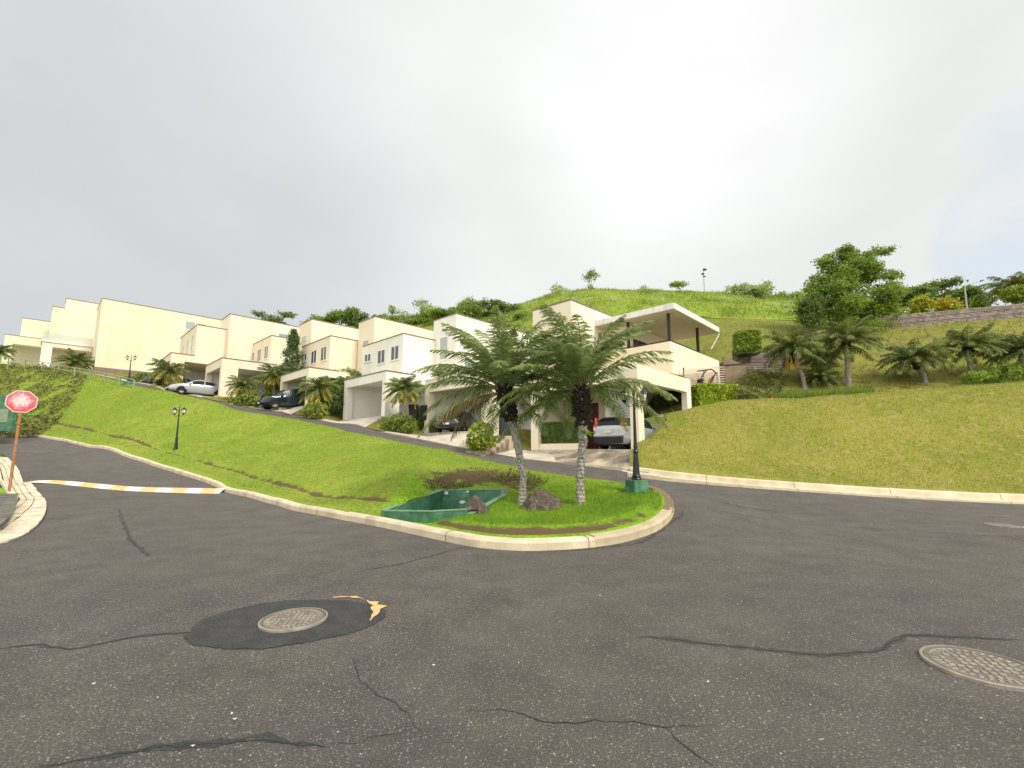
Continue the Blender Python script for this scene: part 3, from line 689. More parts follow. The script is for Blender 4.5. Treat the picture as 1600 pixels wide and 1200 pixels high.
# round patch of newer asphalt
def disc(px, py, rx, ry, rot, m, dz, jit=.06, n=220):
    c_ = Pz(px, py, 0); q = []; ph = [random.uniform(0, 6.28) for _ in range(3)]
    for i in range(n):
        t = 2 * math.pi * i / n; k = 1 + jit * (math.sin(3 * t + ph[0]) + .5 * math.sin(7 * t + ph[1]) + .35 * math.sin(17 * t + ph[2]) + random.uniform(-.45, .45))
        x, y = rx * k * math.cos(t), ry * k * math.sin(t); q.append(Vector((c_.x + x * math.cos(rot) - y * math.sin(rot), c_.y + x * math.sin(rot) + y * math.cos(rot), 0)))
    cr.add([Vector((c_.x, c_.y, dz + hz(c_.x, c_.y)))] + [Vector((p.x, p.y, dz + float(hz(p.x, p.y)))) for p in q], [(0, 1 + i, 1 + (i + 1) % n) for i in range(n)], m); return q
q = disc(452, 971, .88, .62, R(8), 'patch_asphalt', .006, .035)
crack([(520, 936), (545, 935), (568, 937)], .12, 'paint_yellow', .009, .02)
crack([(572, 940), (586, 947), (588, 958), (584, 971)], .16, 'paint_yellow', .009, .02)
for _ in range(26):
    px, py = random.uniform(0, 1600), random.uniform(870, 1190); c_ = Pz(px, py, 0); s = random.uniform(.006, .018); t = random.uniform(0, 3)
    cr.add([c_ + Vector((s * math.cos(t), s * math.sin(t), .012)), c_ + Vector((-s * .5 * math.sin(t), s * .5 * math.cos(t), .006)), c_ + Vector((-s * math.cos(t), -s * math.sin(t), .012)), c_ + Vector((s * .5 * math.sin(t), -s * .5 * math.cos(t), .006))], [(0, 1, 2, 3)], 'paint_white')
co = cr.build('road_marks')
# join into the road mesh (one sheet with its marks)
def join(dst, src):
    me, ms = dst.data, src.data; off = len(me.vertices); nm = len(me.materials)
    v = [tuple(x.co) for x in me.vertices] + [tuple(x.co) for x in ms.vertices]
    f = [tuple(p.vertices) for p in me.polygons] + [tuple(off + i for i in p.vertices) for p in ms.polygons]
    mi = [p.material_index for p in me.polygons] + [nm + p.material_index for p in ms.polygons]
    m2 = bpy.data.meshes.new(me.name + '_sheet'); m2.from_pydata(v, [], f)
    for m in list(me.materials) + list(ms.materials): m2.materials.append(m)
    m2.polygons.foreach_set('material_index', mi); m2.polygons.foreach_set('use_smooth', [True] * len(f)); m2.update()
    dst.data = m2; bpy.data.objects.remove(src)
join(road_o, co)

# ================================================================== HOUSES
def hb(mb, h, a0, a1, b0, b1, z0, z1, m):
    mb.box(b0, b1, a0, a1, z0, z1, m, T=lambda x, y, z: hp(h, y, x, z))
def house(h, label):
    x, y, z = HC[h]; return empty('house', (x, y, z), label, 'house', 'pale cream stepped houses along the upper road')
def hpart(h, root, name, boxes, label=None, bevel=0, parent=None):
    mb = MB(); x, y, z = HC[h]
    for bx in boxes: hb(mb, h, *bx)
    o = mb.build(name, parent or root, org=(x, y, z), bevel=bevel)
    if label: o['label'] = label
    return o
def coping(h, root, a0, a1, b0, b1, z, t=.22, m='coping', ov=.04):
    """thin capping on a parapet, standing proud of the wall, with the flat roof sunk inside it"""
    return hpart(h, root, 'coping', [(a0 - ov, a0 + t, b0 - ov, b1 + ov, z, z + .07, m), (a1 - t, a1 + ov, b0 - ov, b1 + ov, z, z + .07, m),
                                     (a0 + t, a1 - t, b0 - ov, b0 + t, z, z + .07, m), (a0 + t, a1 - t, b1 - t, b1 + ov, z, z + .07, m),
                                     (a0 + t, a1 - t, b0 + t, b1 - t, z, z + .03, 'roofslab')])
def win(h, root, face, at, s0, s1, z0, z1, m='glass', leaves=2, fr='frame'):
    """window on the face b = at ('front', runs along a) or a = at ('side', runs along b)"""
    mf = MB(); mp = MB(); t = .07; org = HC[h]
    def bx(mb, u0, u1, w0, w1, d0, d1, m_):
        if face == 'front': hb(mb, h, u0, u1, at - d1, at - d0, w0, w1, m_)
        else: hb(mb, h, at - d1, at - d0, u0, u1, w0, w1, m_)
    bx(mf, s0, s1, z0, z0 + t, -.02, .045, fr); bx(mf, s0, s1, z1 - t, z1, -.02, .045, fr)
    bx(mf, s0, s0 + t, z0 + t, z1 - t, -.02, .045, fr); bx(mf, s1 - t, s1, z0 + t, z1 - t, -.02, .045, fr)
    for i in range(1, leaves):
        u = s0 + (s1 - s0) * i / leaves; bx(mf, u - .05, u + .05, z0 + t, z1 - t, -.02, .04, fr)
    bx(mf, s0 - .06, s1 + .06, z0 - .05, z0 - .002, -.02, .08, fr)
    bx(mp, s0 + t, s1 - t, z0 + t, z1 - t, -.02, .012, m)
    o = mf.build('window', root, org=org); p = mp.build('pane', o, org=(0, 0, 0)); 
    p.data.transform(Matrix.Translation(-Vector(org))); return o
def carport(h, root, a0, a1, b0, b1, top, open_h, wall, pw=.45, side_pillar=1.1, side_open=True, mid=None, far=None):
    bxs = [(a0, a0 + pw, b0, b0 + side_pillar, -1.2, open_h, wall), (a1 - pw, a1, b0, b0 + .5, -1.2, open_h, wall),          # front pillars
           (a0, a1, b0, b0 + .35, open_h, top, wall), (a0, a0 + .35, b0 + .35, b1, open_h, top, wall), (a1 - .35, a1, b0 + .35, b1, open_h, top, wall),
           (a1 - .2, a1, b0 + .5, b1, -1.2, open_h, wall)]
    if not side_open: bxs.append((a0, a0 + .2, b0 + side_pillar, b1, -1.2, open_h, wall))
    if mid: bxs.append((a0, a0 + .35, b0 + mid, b0 + mid + .6, -1.2, open_h, wall))
    bxs.append((a0, a0 + .35, b1 - .5, b1, -1.2, open_h, wall))
    o = hpart(h, root, 'carport', bxs)
    hpart(h, root, 'ceiling', [(a0 + .35, a1 - .35, b0 + .35, b1, open_h + .25, top - .06, 'interior')])
    hpart(h, root, 'back_wall', [(a0 + .352, a1 - .2, b1 - .15, b1 - .002, -1.2, open_h + .24, 'interior'), (a1 - .23, a1 - .202, b0 + .5, b1 - .16, -.2, open_h, 'interior')])
    hpart(h, root, 'floor', [(a0 + .02, a1 - .24, b0 - .3, b1 - .16, -1.2, .01, 'floor_conc')])
    return o

# --- terrace houses 3, 4, 5, 6 (same plan, stepped up the hill)
def terrace(h, label, wall, Lc, Uc, La, Lw, Lb, Ltop, Ua, Uw, Ub, Utop, Ldep, Udep, top=3.1, oh=2.5, **k):
    r = house(h, label); a0, a1, b0, b1 = CPW[h]
    carport(h, r, a0, a1, b0, b1, top, oh, wall, **k); coping(h, r, a0, a1, b0, Lb - .05, top)
    hpart(h, r, 'wing', [(La, La + Lw, Lb, Lb + Ldep, top - .55 if La < a1 else -1, Ltop, Lc), (a1 + .002, La + Lw - .002, Lb + .002, Lb + Ldep, -1.5, top - .6, Lc)])
    coping(h, r, La, La + Lw, Lb, Lb + Ldep, Ltop)
    hpart(h, r, 'tower', [(Ua, Ua + Uw, Ub, Ub + Udep, -2, Utop, Uc)]); coping(h, r, Ua, Ua + Uw, Ub, Ub + Udep, Utop)
    return r
r3 = terrace(3, 'cream stepped house with an empty white carport beside the palm with drooping yellow fronds', 'white_wall', 'white_wall', 'cream', 1.8, 6.19, 2.4, 6.5, 8.0, 2.85, 3.4, 9.35, 8.5, 11)
for s0, s1, z0, z1 in ((.5, 1.65, 4.6, 5.75), (2.5, 3.65, 4.6, 5.75), (4.7, 5.75, 5.05, 5.75)): win(3, r3, 'front', 2.4, 1.8 + s0, 1.8 + s1, z0, z1, leaves=2)
win(3, r3, 'front', 3.4, 8.8, 9.9, 5.9, 7.5, 'blind', 1)
hpart(3, r3, 'downpipe', [(8.25, 8.33, 3.3, 3.38, 2, 6.5, 'coping')])
r4 = terrace(4, 'cream stepped house with the dark suv nosing out of its carport, right of the conifer', 'cream_pale', 'cream', 'cream', 2.03, 6.3, 2.5, 6.5, 7.9, 3.1, 3.15, 9.35, 9, 12)
for s0, s1, z0, z1 in ((.6, 1.8, 4.45, 5.75), (2.7, 3.9, 4.45, 5.75), (4.9, 6.0, 4.95, 5.75)): win(4, r4, 'front', 2.5, 2.03 + s0, 2.03 + s1, z0, z1, leaves=2)
win(4, r4, 'front', 3.15, 8.9, 10.1, 6.0, 8.0, 'blind', 1)
r5 = terrace(5, 'cream stepped house with the silver sedan parked half out of its long carport', 'cream', 'cream', 'cream', 2.09, 6.6, 4.5, 6.6, 7.6, 3.3, 2.15, 9.45, 8, 12, top=3.35, oh=2.6, mid=4.4, side_pillar=1.3)
for s0, s1, z0, z1 in ((.6, 1.7, 4.4, 5.75), (2.7, 3.8, 4.4, 5.75), (4.9, 5.9, 4.8, 5.75)): win(5, r5, 'front', 4.5, 2.09 + s0, 2.09 + s1, z0, z1, leaves=2)
win(5, r5, 'front', 2.15, 8.5, 9.4, 5.3, 7.6, 'blind', 1); win(5, r5, 'side', 7.6, 6.9, 8.4, 7.45, 8.4, 'tealglass', 1)
r6 = terrace(6, 'cream house with three narrow front windows, directly right of the huge blank wall', 'cream', 'cream', 'cream', .02, 7.9, 1.9, 6.4, 7.95, 2.6, 3.4, 6.42, 9, 6, top=3.2, oh=2.5)
for s0, s1, z0, z1 in ((.8, 1.7, 3.9, 5.6), (3.0, 3.9, 3.9, 5.4), (5.2, 6.0, 4.1, 5.2)): win(6, r6, 'front', 1.9, .3 + s0, .3 + s1, z0, z1, 'blind', leaves=1)
# --- house 2: carport with open terrace on its roof and one tall tower
r2 = house(2, 'whitish house with one tall tower window, behind the leaning big palm')
carport(2, r2, 0, 6.06, 0, 6, 3.55, 2.75, 'cream_pale'); coping(2, r2, 0, 6.06, 0, 6, 3.55, m='fascia')
hpart(2, r2, 'tower', [(7.2, 10.03, 3.5, 12.5, -2, 9.3, 'white_wall')]); coping(2, r2, 7.2, 10.03, 3.5, 12.5, 9.3)
hpart(2, r2, 'wing', [(.3, 7.19, 6.2, 12, -1, 6.2, 'white_wall'), (6.08, 7.19, 3.6, 6.19, -2, 3.4, 'white_wall')]); coping(2, r2, .3, 7.15, 6.2, 12, 6.2)
win(2, r2, 'front', 3.5, 8.1, 9.15, 5.9, 7.75, 'blind', 1); win(2, r2, 'side', 7.2, 4.3, 5.0, 4.6, 5.8, 'tealglass', 1)
win(2, r2, 'front', 6.2, 3.2, 5.4, 3.6, 5.5, 'glass', 2)
hpart(2, r2, 'gate', [(-1.9, -.02, .55, .62, -.2, 1.1, 'gate')]); hpart(2, r2, 'gate_pillar', [(-.55, -.02, .1, .5, -1, 2.75, 'cream_pale')])
hpart(2, r2, 'gate_steps', [(-2.2, -.6, -3.4 + .34 * i, -3.06 + .34 * i + .3, -2.4, -1.95 + .2 * i, 'conc_stain') for i in range(9)])
# --- house 1: balcony house
r1 = house(1, 'cream house with a white flat canopy on dark posts over its balcony')
a0, a1, b0, b1 = CPW[1]
hpart(1, r1, 'carport', [(0, .42, 0, .5, -.5, 3.1, 'cream'), (5.9, 6.4, 0, .5, -.5, 3.1, 'cream_pale'), (0, 6.4, 0, .3, 3.1, 3.85, 'cream'), (0, .3, .3, 6.0, 3.1, 3.85, 'cream_pale'),
                         (6.1, 6.4, .3, 4, -.5, 3.85, 'cream'), (0, .3, 5.45, 6.0, 1.0, 3.1, 'cream_pale'), (-.02, .28, .5, 5.4, -.6, .15, 'cream')])
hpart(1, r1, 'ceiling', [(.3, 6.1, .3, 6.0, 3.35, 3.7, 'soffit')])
hpart(1, r1, 'back_wall', [(2.95, 3.2, 2.4, 5.9, -.4, 3.34, 'interior'), (3.2, 6.1, 3.6, 3.8, -.4, 3.34, 'cream'), (0, 2.95, 5.92, 6.1, -.4, 1.5, 'cream')])
hpart(1, r1, 'floor', [(.02, 6.38, -.02, 5.9, -.8, .01, 'floor_conc')])
hpart(1, r1, 'planter_wall', [(3.2, 5.89, .1, .28, -.4, .32, 'cream')])
hpart(1, r1, 'door', [(4.4, 5.25, 3.52, 3.59, 0, 2.7, 'door_wood')])
hpart(1, r1, 'tower', [(5.09, 8.0, 2.05, 9.5, 3.86 - 1.0, 8.6, 'cream_pale'), (6.41, 8.0, 2.05, 9.5, -2, 2.85, 'cream_pale')])
coping(1, r1, 5.09, 8.0, 2.05, 9.5, 8.6)
win(1, r1, 'front', 2.05, 6.2, 7.3, 5.0, 6.6, 'tealglass', 2)
hpart(1, r1, 'balcony', [(.58, 5.08, 4.98, 12.4, 4.15, 4.9, 'cream'), (.58, .78, 4.98, 12.4, 4.9, 5.92, 'cream_pale'), (.78, 5.08, 4.98, 5.16, 4.9, 5.92, 'cream'), (4.6, 5.06, 5.0, 12.38, 2.4, 4.14, 'cream_pale')])
hpart(1, r1, 'handrail', [(.62, .70, 5.0, 9.3, 5.97, 6.02, 'darksteel'), (.62, 5.0, 5.03, 5.1, 5.97, 6.02, 'darksteel')] + [(.64, .68, 5.3 + i * 1.3, 5.34 + i * 1.3, 5.9, 5.98, 'darksteel') for i in range(4)] + [(1.2 + i, 1.24 + i, 5.04, 5.08, 5.9, 5.98, 'darksteel') for i in range(3)])
hpart(1, r1, 'upper_room', [(3.3, 5.08, 5.6, 12.3, 4.9, 7.52, 'cream_pale')])
win(1, r1, 'side', 3.3, 5.9, 7.6, 5.2, 6.7, 'glass', 2, 'darksteel')
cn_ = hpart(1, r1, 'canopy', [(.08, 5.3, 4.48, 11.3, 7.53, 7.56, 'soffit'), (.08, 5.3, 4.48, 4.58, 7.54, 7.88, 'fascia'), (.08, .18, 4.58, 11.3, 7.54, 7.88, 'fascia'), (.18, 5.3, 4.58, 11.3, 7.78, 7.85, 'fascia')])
for (pa, pb) in ((.62, 5.03), (.62, 9.1), (3.1, 5.03)): hpart(1, r1, 'post', [(pa, pa + .14, pb, pb + .14, 4.9, 7.53, 'darksteel')])
for pb in (5.8, 9.6): hpart(1, r1, 'wall_lamp', [(.44, .575, pb, pb + .12, 4.15, 4.35, 'lamp_glass')])
# --- house 7: the huge blank side wall, with a glass-railed terrace over the carport
r7 = house(7, 'house with the huge blank cream side wall and a glass-railed terrace over its carport')
hpart(7, r7, 'side_block', [(-6.54, -.02, 4.45, 17.5, -3, 8.3, 'cream')]); coping(7, r7, -6.54, -.02, 4.45, 17.5, 8.3, t=.15)
win(7, r7, 'side', -6.54, 12.6, 13.7, 6.2, 7.35, 'blind', 1); win(7, r7, 'side', -6.54, 13.9, 15.0, 6.2, 7.35, 'blind', 1)
hpart(7, r7, 'plinth', [(-6.62, -6.545, 4.45, 17.5, -3, .12, 'coping')])
hpart(7, r7, 'carport', [(0, .35, 0, .9, -2, 2.9, 'white_wall'), (2.8, 3.2, 0, .4, -2, 2.9, 'cream'), (0, 3.2, 0, .3, 2.9, 3.7, 'cream'), (0, .3, .3, 4.4, 2.9, 3.7, 'cream'), (2.95, 3.2, .4, 6, -2, 3.7, 'cream'), (.3, 2.95, 5.8, 6, -2, 3.7, 'interior'), (.3, 2.95, .3, 5.8, 3.1, 3.6, 'cream')])
hpart(7, r7, 'terrace_edge', [(-.12, 3.3, -.12, -.002, 3.45, 3.72, 'fascia'), (-.12, -.002, 0, 4.4, 3.45, 3.72, 'fascia')])
mat('railglass', (.55, .62, .58), .08, spec=.6); M['railglass'].node_tree.nodes['Principled BSDF'].inputs['Alpha'].default_value = .45
hpart(7, r7, 'glass_railing', [(.02, .05, .05, 4.4, 3.72, 4.55, 'railglass'), (.05, 3.1, .02, .05, 3.72, 4.55, 'railglass')])
hpart(7, r7, 'wing', [(-.01, 5.0, 6.1, 12, -2, 7.1, 'cream')]); coping(7, r7, -.01, 5.0, 6.1, 12, 7.1)
win(7, r7, 'front', 6.1, 1.0, 2.2, 4.3, 6.0, 'glass', 2)
hpart(7, r7, 'awning', [(.2, 2.6, 4.9, 6.09, 5.0, 5.1, 'coping')])
hpart(7, r7, 'tower', [(5.1, 8.0, 1.6, 14, -2, 10.4, 'cream')]); coping(7, r7, 5.1, 8.0, 1.6, 14, 10.4)
# --- house 8, farthest
r8 = house(8, 'farthest cream house at the left edge with a dark open carport behind the green railing')
hpart(8, r8, 'tower', [(-.2, 3.2, 3.7, 13, -2, 9.3, 'cream')]); coping(8, r8, -.2, 3.2, 3.7, 13, 9.3); win(8, r8, 'front', 3.7, 1.0, 2.4, 5.2, 6.8, 'glass', 2)
hpart(8, r8, 'wing', [(5.7, 8.6, .77, 12, 4.6, 8.2, 'cream'), (8.05, 8.6, .77, 12, -2, 4.6, 'cream')]); coping(8, r8, 5.7, 8.6, .77, 12, 8.2)
hpart(8, r8, 'carport', [(4.3, 4.7, -.6, .2, -2, 4.0, 'cream_pale'), (4.3, 8, -.6, -.3, 4.0, 5.2, 'cream'), (4.3, 4.6, -.3, 5, 4.0, 5.2, 'cream'), (7.7, 8, -.3, 5, -2, 5.2, 'cream'), (4.6, 7.7, 4.8, 5, -2, 5.2, 'interior'), (4.6, 7.7, -.3, 4.8, 4.3, 5.0, 'interior'), (4.3, 4.6, 4.4, 5, -2, 4, 'cream')])
coping(8, r8, 4.3, 8, -.6, 5, 5.2)

# ================================================================== CARS
def car(name, label, pos, head, kind, paint, z=None, pitch=0):
    """pos (x, y) of the centre; head: heading angle in the plan (radians from +X)"""
    if kind == 'sedan':
        ST = [(-2.25, .42, .66, .70, .70, .60), (-2.20, .30, .92, .95, .78, .66), (-1.95, .24, .99, 1.02, .84, .70), (-1.55, .22, 1.0, 1.06, .87, .66), (-1.15, .21, .99, 1.27, .885, .58), (-.75, .20, .97, 1.40, .89, .56),
              (-.25, .20, .955, 1.455, .89, .57), (.20, .20, .94, 1.44, .89, .57), (.55, .20, .93, 1.33, .89, .57), (.95, .20, .92, 1.11, .885, .62), (1.20, .20, .915, .97, .88, .70), (1.65, .21, .86, .90, .86, .68), (2.05, .24, .74, .78, .80, .62), (2.22, .30, .60, .64, .70, .55), (2.27, .40, .50, .52, .60, .5)]
        WX = (-1.35, 1.38); wr = .32; side = [(-1.02, -.30), (-.22, .62)]; ws = (.50, 1.17); rw = (-1.50, -.80)
    else:
        ST = [(-2.25, .50, .95, .99, .74, .62), (-2.22, .36, 1.06, 1.12, .84, .70), (-2.05, .28, 1.09, 1.46, .88, .66), (-1.75, .25, 1.09, 1.62, .90, .64), (-1.2, .24, 1.07, 1.69, .91, .64), (-.5, .24, 1.05, 1.71, .91, .64), (.15, .24, 1.03, 1.68, .91, .64),
              (.50, .24, 1.02, 1.58, .91, .64), (.90, .24, 1.01, 1.33, .905, .67), (1.22, .24, 1.0, 1.08, .90, .74), (1.65, .25, .96, 1.02, .88, .70), (2.05, .28, .84, .90, .83, .64), (2.22, .34, .68, .72, .74, .58), (2.27, .45, .56, .58, .64, .5)]
        WX = (-1.32, 1.36); wr = .36; side = [(-1.88, -1.15), (-1.07, -.22), (-.14, .74)]; ws = (.52, 1.18); rw = (-2.2, -1.86)
    z = hz(*pos) if z is None else z
    if pitch == 'ground':      # nose outside on the drive, tail on the carport floor
        c_, s_ = math.cos(head), math.sin(head); zf = max(hz(pos[0] + c_ * WX[1] - s_ * k_, pos[1] + s_ * WX[1] + c_ * k_) for k_ in (-.8, .8)) + .035; zr_ = max(z, max(hz(pos[0] + c_ * WX[0] - s_ * k_, pos[1] + s_ * WX[0] + c_ * k_) for k_ in (-.8, .8)) * 0)
        zf = min(zf, zr_ + .08); pitch = math.atan2(zf - zr_, WX[1] - WX[0]); z = zr_ + (zf - zr_) * (-WX[0]) / (WX[1] - WX[0])
    root = empty(name, (pos[0], pos[1], z), label, 'car', None, head); root.rotation_euler = (0, -pitch, head)
    xs = [s[0] for s in ST]
    def st(x):
        for p, q in zip(ST[:-1], ST[1:]):
            if p[0] <= x <= q[0]:
                t = (x - p[0]) / (q[0] - p[0]); return [u + (v - u) * t for u, v in zip(p, q)]
        return list(ST[0] if x < xs[0] else ST[-1])
    def ring(x):
        _, zb, zs, zr, w_, wr_ = st(x)
        return [(0, zb), (w_ * .82, zb), (w_ * .97, zb + .10), (w_, zb + (zs - zb) * .45), (w_ * .985, zs - .12), (w_ * .955, zs), (wr_ + (w_ * .955 - wr_) * .12, zs + (zr - zs) * .88), (wr_ * .86, zr - .012), (wr_ * .5, zr), (0, zr + .006)]
    V = []; F = []; X_ = sorted(set(xs + [x + .12 for x in xs[:-1] if x + .12 < 2.2])); n = len(ring(0))
    for x in X_:
        r_ = ring(x); V += [(x, y, z_) for y, z_ in r_]; V += [(x, -y, z_) for y, z_ in r_[1:-1]]
    k = 2 * n - 2
    def loop(i): b_ = i * k; return [b_ + j for j in range(n)] + [b_ + n + j for j in reversed(range(n - 2))]
    for i in range(len(X_) - 1):
        A, B = loop(i), loop(i + 1)
        for j in range(k): F.append((A[j], A[(j + 1) % k], B[(j + 1) % k], B[j]))
    F.append(tuple(loop(0))); F.append(tuple(reversed(loop(len(X_) - 1))))
    mb = MB(); mb.add(V, F, paint); body = mb.build('body', root, smooth=True)
    es = body.modifiers.new('split', 'EDGE_SPLIT'); es.split_angle = R(50)
    def sidept(x, v, s, off=.012):
        _, zb, zs, zr, w_, wr_ = st(x); y0, z0 = w_ * .955, zs; y1, z1 = wr_ + (w_ * .955 - wr_) * .12, zs + (zr - zs) * .88
        return (x, s * (y0 + (y1 - y0) * v + off), z0 + (z1 - z0) * v)
    for s in (1, -1):
        for (x0, x1) in side:
            g = MB(); n_ = 5; lo = []; hi = []
            for i in range(n_ + 1):
                x = x0 + (x1 - x0) * i / n_; lo.append(sidept(x, .10, s)); hi.append(sidept(x, .90, s))
            g.add(lo + hi, [(i, i + 1, n_ + 2 + i, n_ + 1 + i) for i in range(n_)], 'car_glass'); g.build('side_window', root)
        m_ = MB(); x, y, z_ = sidept(.80, .05, s, .09); m_.box(x - .07, x + .09, y - .09, y + .09, z_ - .02, z_ + .13, paint); m_.build('mirror', root, bevel=.03)
    for nm, (x0, x1) in (('windscreen', ws), ('rear_window', rw)):
        g = MB(); rows = 5; vv = []
        for i in range(rows + 1):
            x = x0 + (x1 - x0) * i / rows; _, zb, zs, zr, w_, wr_ = st(x); xo = .012 * (1 if x0 > 0 else -1)
            for y in (-1, -.5, 0, .5, 1): vv.append((x + xo, y * wr_ * .93, zr + (.012 if abs(y) < 1 else -.01)))
        g.add(vv, [(i * 5 + j, i * 5 + j + 1, i * 5 + 5 + j + 1, i * 5 + 5 + j) for i in range(rows) for j in range(4)], 'car_glass'); g.build(nm, root, smooth=True)
    for wx in WX:
        w_ = st(wx)[4]
        for s in (1, -1):
            def ring2(r0, r1, y0, y1, m, mb, nn=22):
                v = [];
                for r_, y in ((r0, y0), (r1, y0), (r1, y1), (r0, y1)):
                    v += [(wx + r_ * math.cos(2 * math.pi * i / nn), s * y, wr + r_ * math.sin(2 * math.pi * i / nn)) for i in range(nn)]
                f = [(a * nn + i, a * nn + (i + 1) % nn, (a + 1) % 4 * nn + (i + 1) % nn, (a + 1) % 4 * nn + i) for a in range(4) for i in range(nn)]
                mb.add(v, f, m)
            t = MB(); ring2(wr * .62, wr, w_ - .19, w_ + .012, 'tyre', t); wo = t.build('wheel', root, smooth=False)
            t = MB(); ring2(.001, wr * .615, w_ - .17, w_ - .03, 'trim_black', t)
            for q in range(7):
                a_ = 2 * math.pi * q / 7
                c_, s_ = math.cos(a_), math.sin(a_); pw = .045
                t.hexa([(wx + c_ * r_ - s_ * u, s * yy, wr + s_ * r_ + c_ * u) for yy in (w_ - .029, w_ - .005) for r_, u in ((.02, -pw), (wr * .6, -pw * .8), (wr * .6, pw * .8), (.02, pw))], 'rim')
            ring2(wr * .54, wr * .617, w_ - .028, w_ + .0, 'rim', t); t.build('rim', wo)
            t = MB(); nn = 16; rr = wr + .055; v = [(wx, s * (w_ + .003), wr)] + [(wx + rr * math.cos(math.pi * (i / nn * 1.24 - .12)), s * (w_ + .004), wr + rr * math.sin(math.pi * (i / nn * 1.24 - .12))) for i in range(nn + 1)]
            t.add(v, [(0, i + 1, i + 2) for i in range(nn)], 'trim_black'); t.build('wheel_arch', root)
    fx = ST[-3][0]
    for s in (1, -1):
        g = MB(); zc = ST[-3][2] - .06; yc = ST[-3][4]
        g.hexa([(fx - .32, s * (yc + .02), zc - .06), (fx + .16, s * (yc - .16), zc - .10), (fx + .12, s * (yc - .34), zc - .09), (fx - .3, s * (yc - .1), zc - .04),
                (fx - .38, s * (yc + .018), zc + .07), (fx + .08, s * (yc - .16), zc + .04), (fx + .05, s * (yc - .36), zc + .07), (fx - .35, s * (yc - .12), zc + .1)], 'headlight'); g.build('headlight', root)
        g = MB(); rx = ST[1][0]
        if kind == 'suv':
            g.box(rx - .02, rx + .24, s * .70 if s > 0 else -.86, .86 if s > 0 else -.70, .92, 1.10, 'tail_clear'); g.box(rx - .03, rx + .22, s * .72 if s > 0 else -.865, .865 if s > 0 else -.72, 1.10, 1.2, 'tail_red')
            g.box(rx + .03, rx + .2, s * .66 if s > 0 else -.80, .80 if s > 0 else -.66, 1.2, 1.56, 'tail_red')
        else: g.box(rx - .04, rx + .2, s * .50 if s > 0 else -.80, .80 if s > 0 else -.50, .72, .90, 'tail_red')
        g.build('tail_light', root, bevel=.02)
    g = MB(); g.box(-2.31, -2.20, -.80, .80, .30, .62, 'trim_black' if kind == 'suv' else paint); g.build('rear_bumper', root, bevel=.04)
    if kind == 'suv': g = MB(); g.box(-2.30, -2.16, -.84, .84, .64, .74, paint); g.build('bumper_top', root, bevel=.03)
    g = MB(); g.box(2.16, 2.31, -.52, .52, .30, .46, 'trim_black'); g.build('front_grille', root, bevel=.03)
    g = MB(); g.box(-2.335, -2.27, -.2, .2, .80, .95, 'plate'); g.build('licence_plate', root)
    g = MB(); g.box(2.29, 2.325, -.18, .18, .44, .56, 'plate'); g.build('licence_plate', root)
    g = MB(); g.box(-1.9, 1.9, -.6, .6, .18, .34, 'trim_black'); g.build('underbody', root)
    return root
aD2 = math.atan2(D2.y, D2.x)
p = hp(1, 1.95, 2.85); car('parked_suv', 'silver suv seen from behind, parked in the carport beside the lamp post', (p.x, p.y), aD2, 'suv', 'car_silver', HC[1][2] + .01)
p = hp(5, 2.5, -1.05); car('parked_sedan', 'silver sedan parked half out of the carport, side on above the grass bank', (p.x, p.y), aD2 + math.pi, 'sedan', 'car_silver', HC[5][2] + .012, 'ground')
p = hp(4, 3.0, -.25); car('parked_suv', 'dark blue green suv nosing out of the carport right of the conifer', (p.x, p.y), aD2 + math.pi, 'suv', 'car_dark', HC[4][2] + .012, 'ground')
p = hp(2, 4.0, 1.2); car('parked_sedan', 'black car facing out of the carport behind the left big palm', (p.x, p.y), R(-101), 'sedan', 'car_black', HC[2][2] + .01)
p = hp(6, 3.3, .6); car('parked_sedan', 'dark car half hidden behind the grass mound in front of the huge blank wall', (p.x, p.y), aD2 + math.pi, 'sedan', 'car_black', HC[6][2] + .012, 'ground')
p = hp(5, 2.9, 6.4); car('parked_sedan', 'dark car in the shade at the back of the long carport, behind the silver sedan', (p.x, p.y), aD2 + math.pi, 'sedan', 'car_black', HC[5][2] + .01)

# ================================================================== PLANTS
def leafcloud(C0, size, rng, up=.4, asp=.5):
    """one small folded leaf (2 tris as a quad) at each centre"""
    n = len(C0); nrm = rng.normal(size=(n, 3)); nrm[:, 2] += up * 1.5; nrm /= np.linalg.norm(nrm, axis=1)[:, None]
    t = rng.normal(size=(n, 3)); t -= (t * nrm).sum(1)[:, None] * nrm; t /= np.linalg.norm(t, axis=1)[:, None]; b = np.cross(nrm, t)
    s = (size * rng.uniform(.6, 1.3, n))[:, None]
    V = np.stack([C0 - t * s, C0 + b * s * asp - nrm * s * .15, C0 + t * s, C0 - b * s * asp - nrm * s * .15], 1).reshape(-1, 3)
    return V, np.arange(4 * n).reshape(-1, 4)
def clump_points(lobes, ncl, per, spread, rng, shell=.45):
    """lobes: (x,y,z,rx,ry,rz). clusters spread through the outer part of each lobe"""
    L_ = np.array(lobes, float); wgt = (L_[:, 3] * L_[:, 4] * L_[:, 5]) ** .67; idx = rng.choice(len(L_), ncl, p=wgt / wgt.sum())
    d = rng.normal(size=(ncl, 3)); d /= np.linalg.norm(d, axis=1)[:, None]; r_ = rng.uniform(shell, 1.0, ncl) ** .6
    c = L_[idx, :3] + d * r_[:, None] * L_[idx, 3:6]
    p = np.repeat(c, per, 0) + rng.normal(size=(ncl * per, 3)) * spread * np.array([1, 1, .55]); return p, c
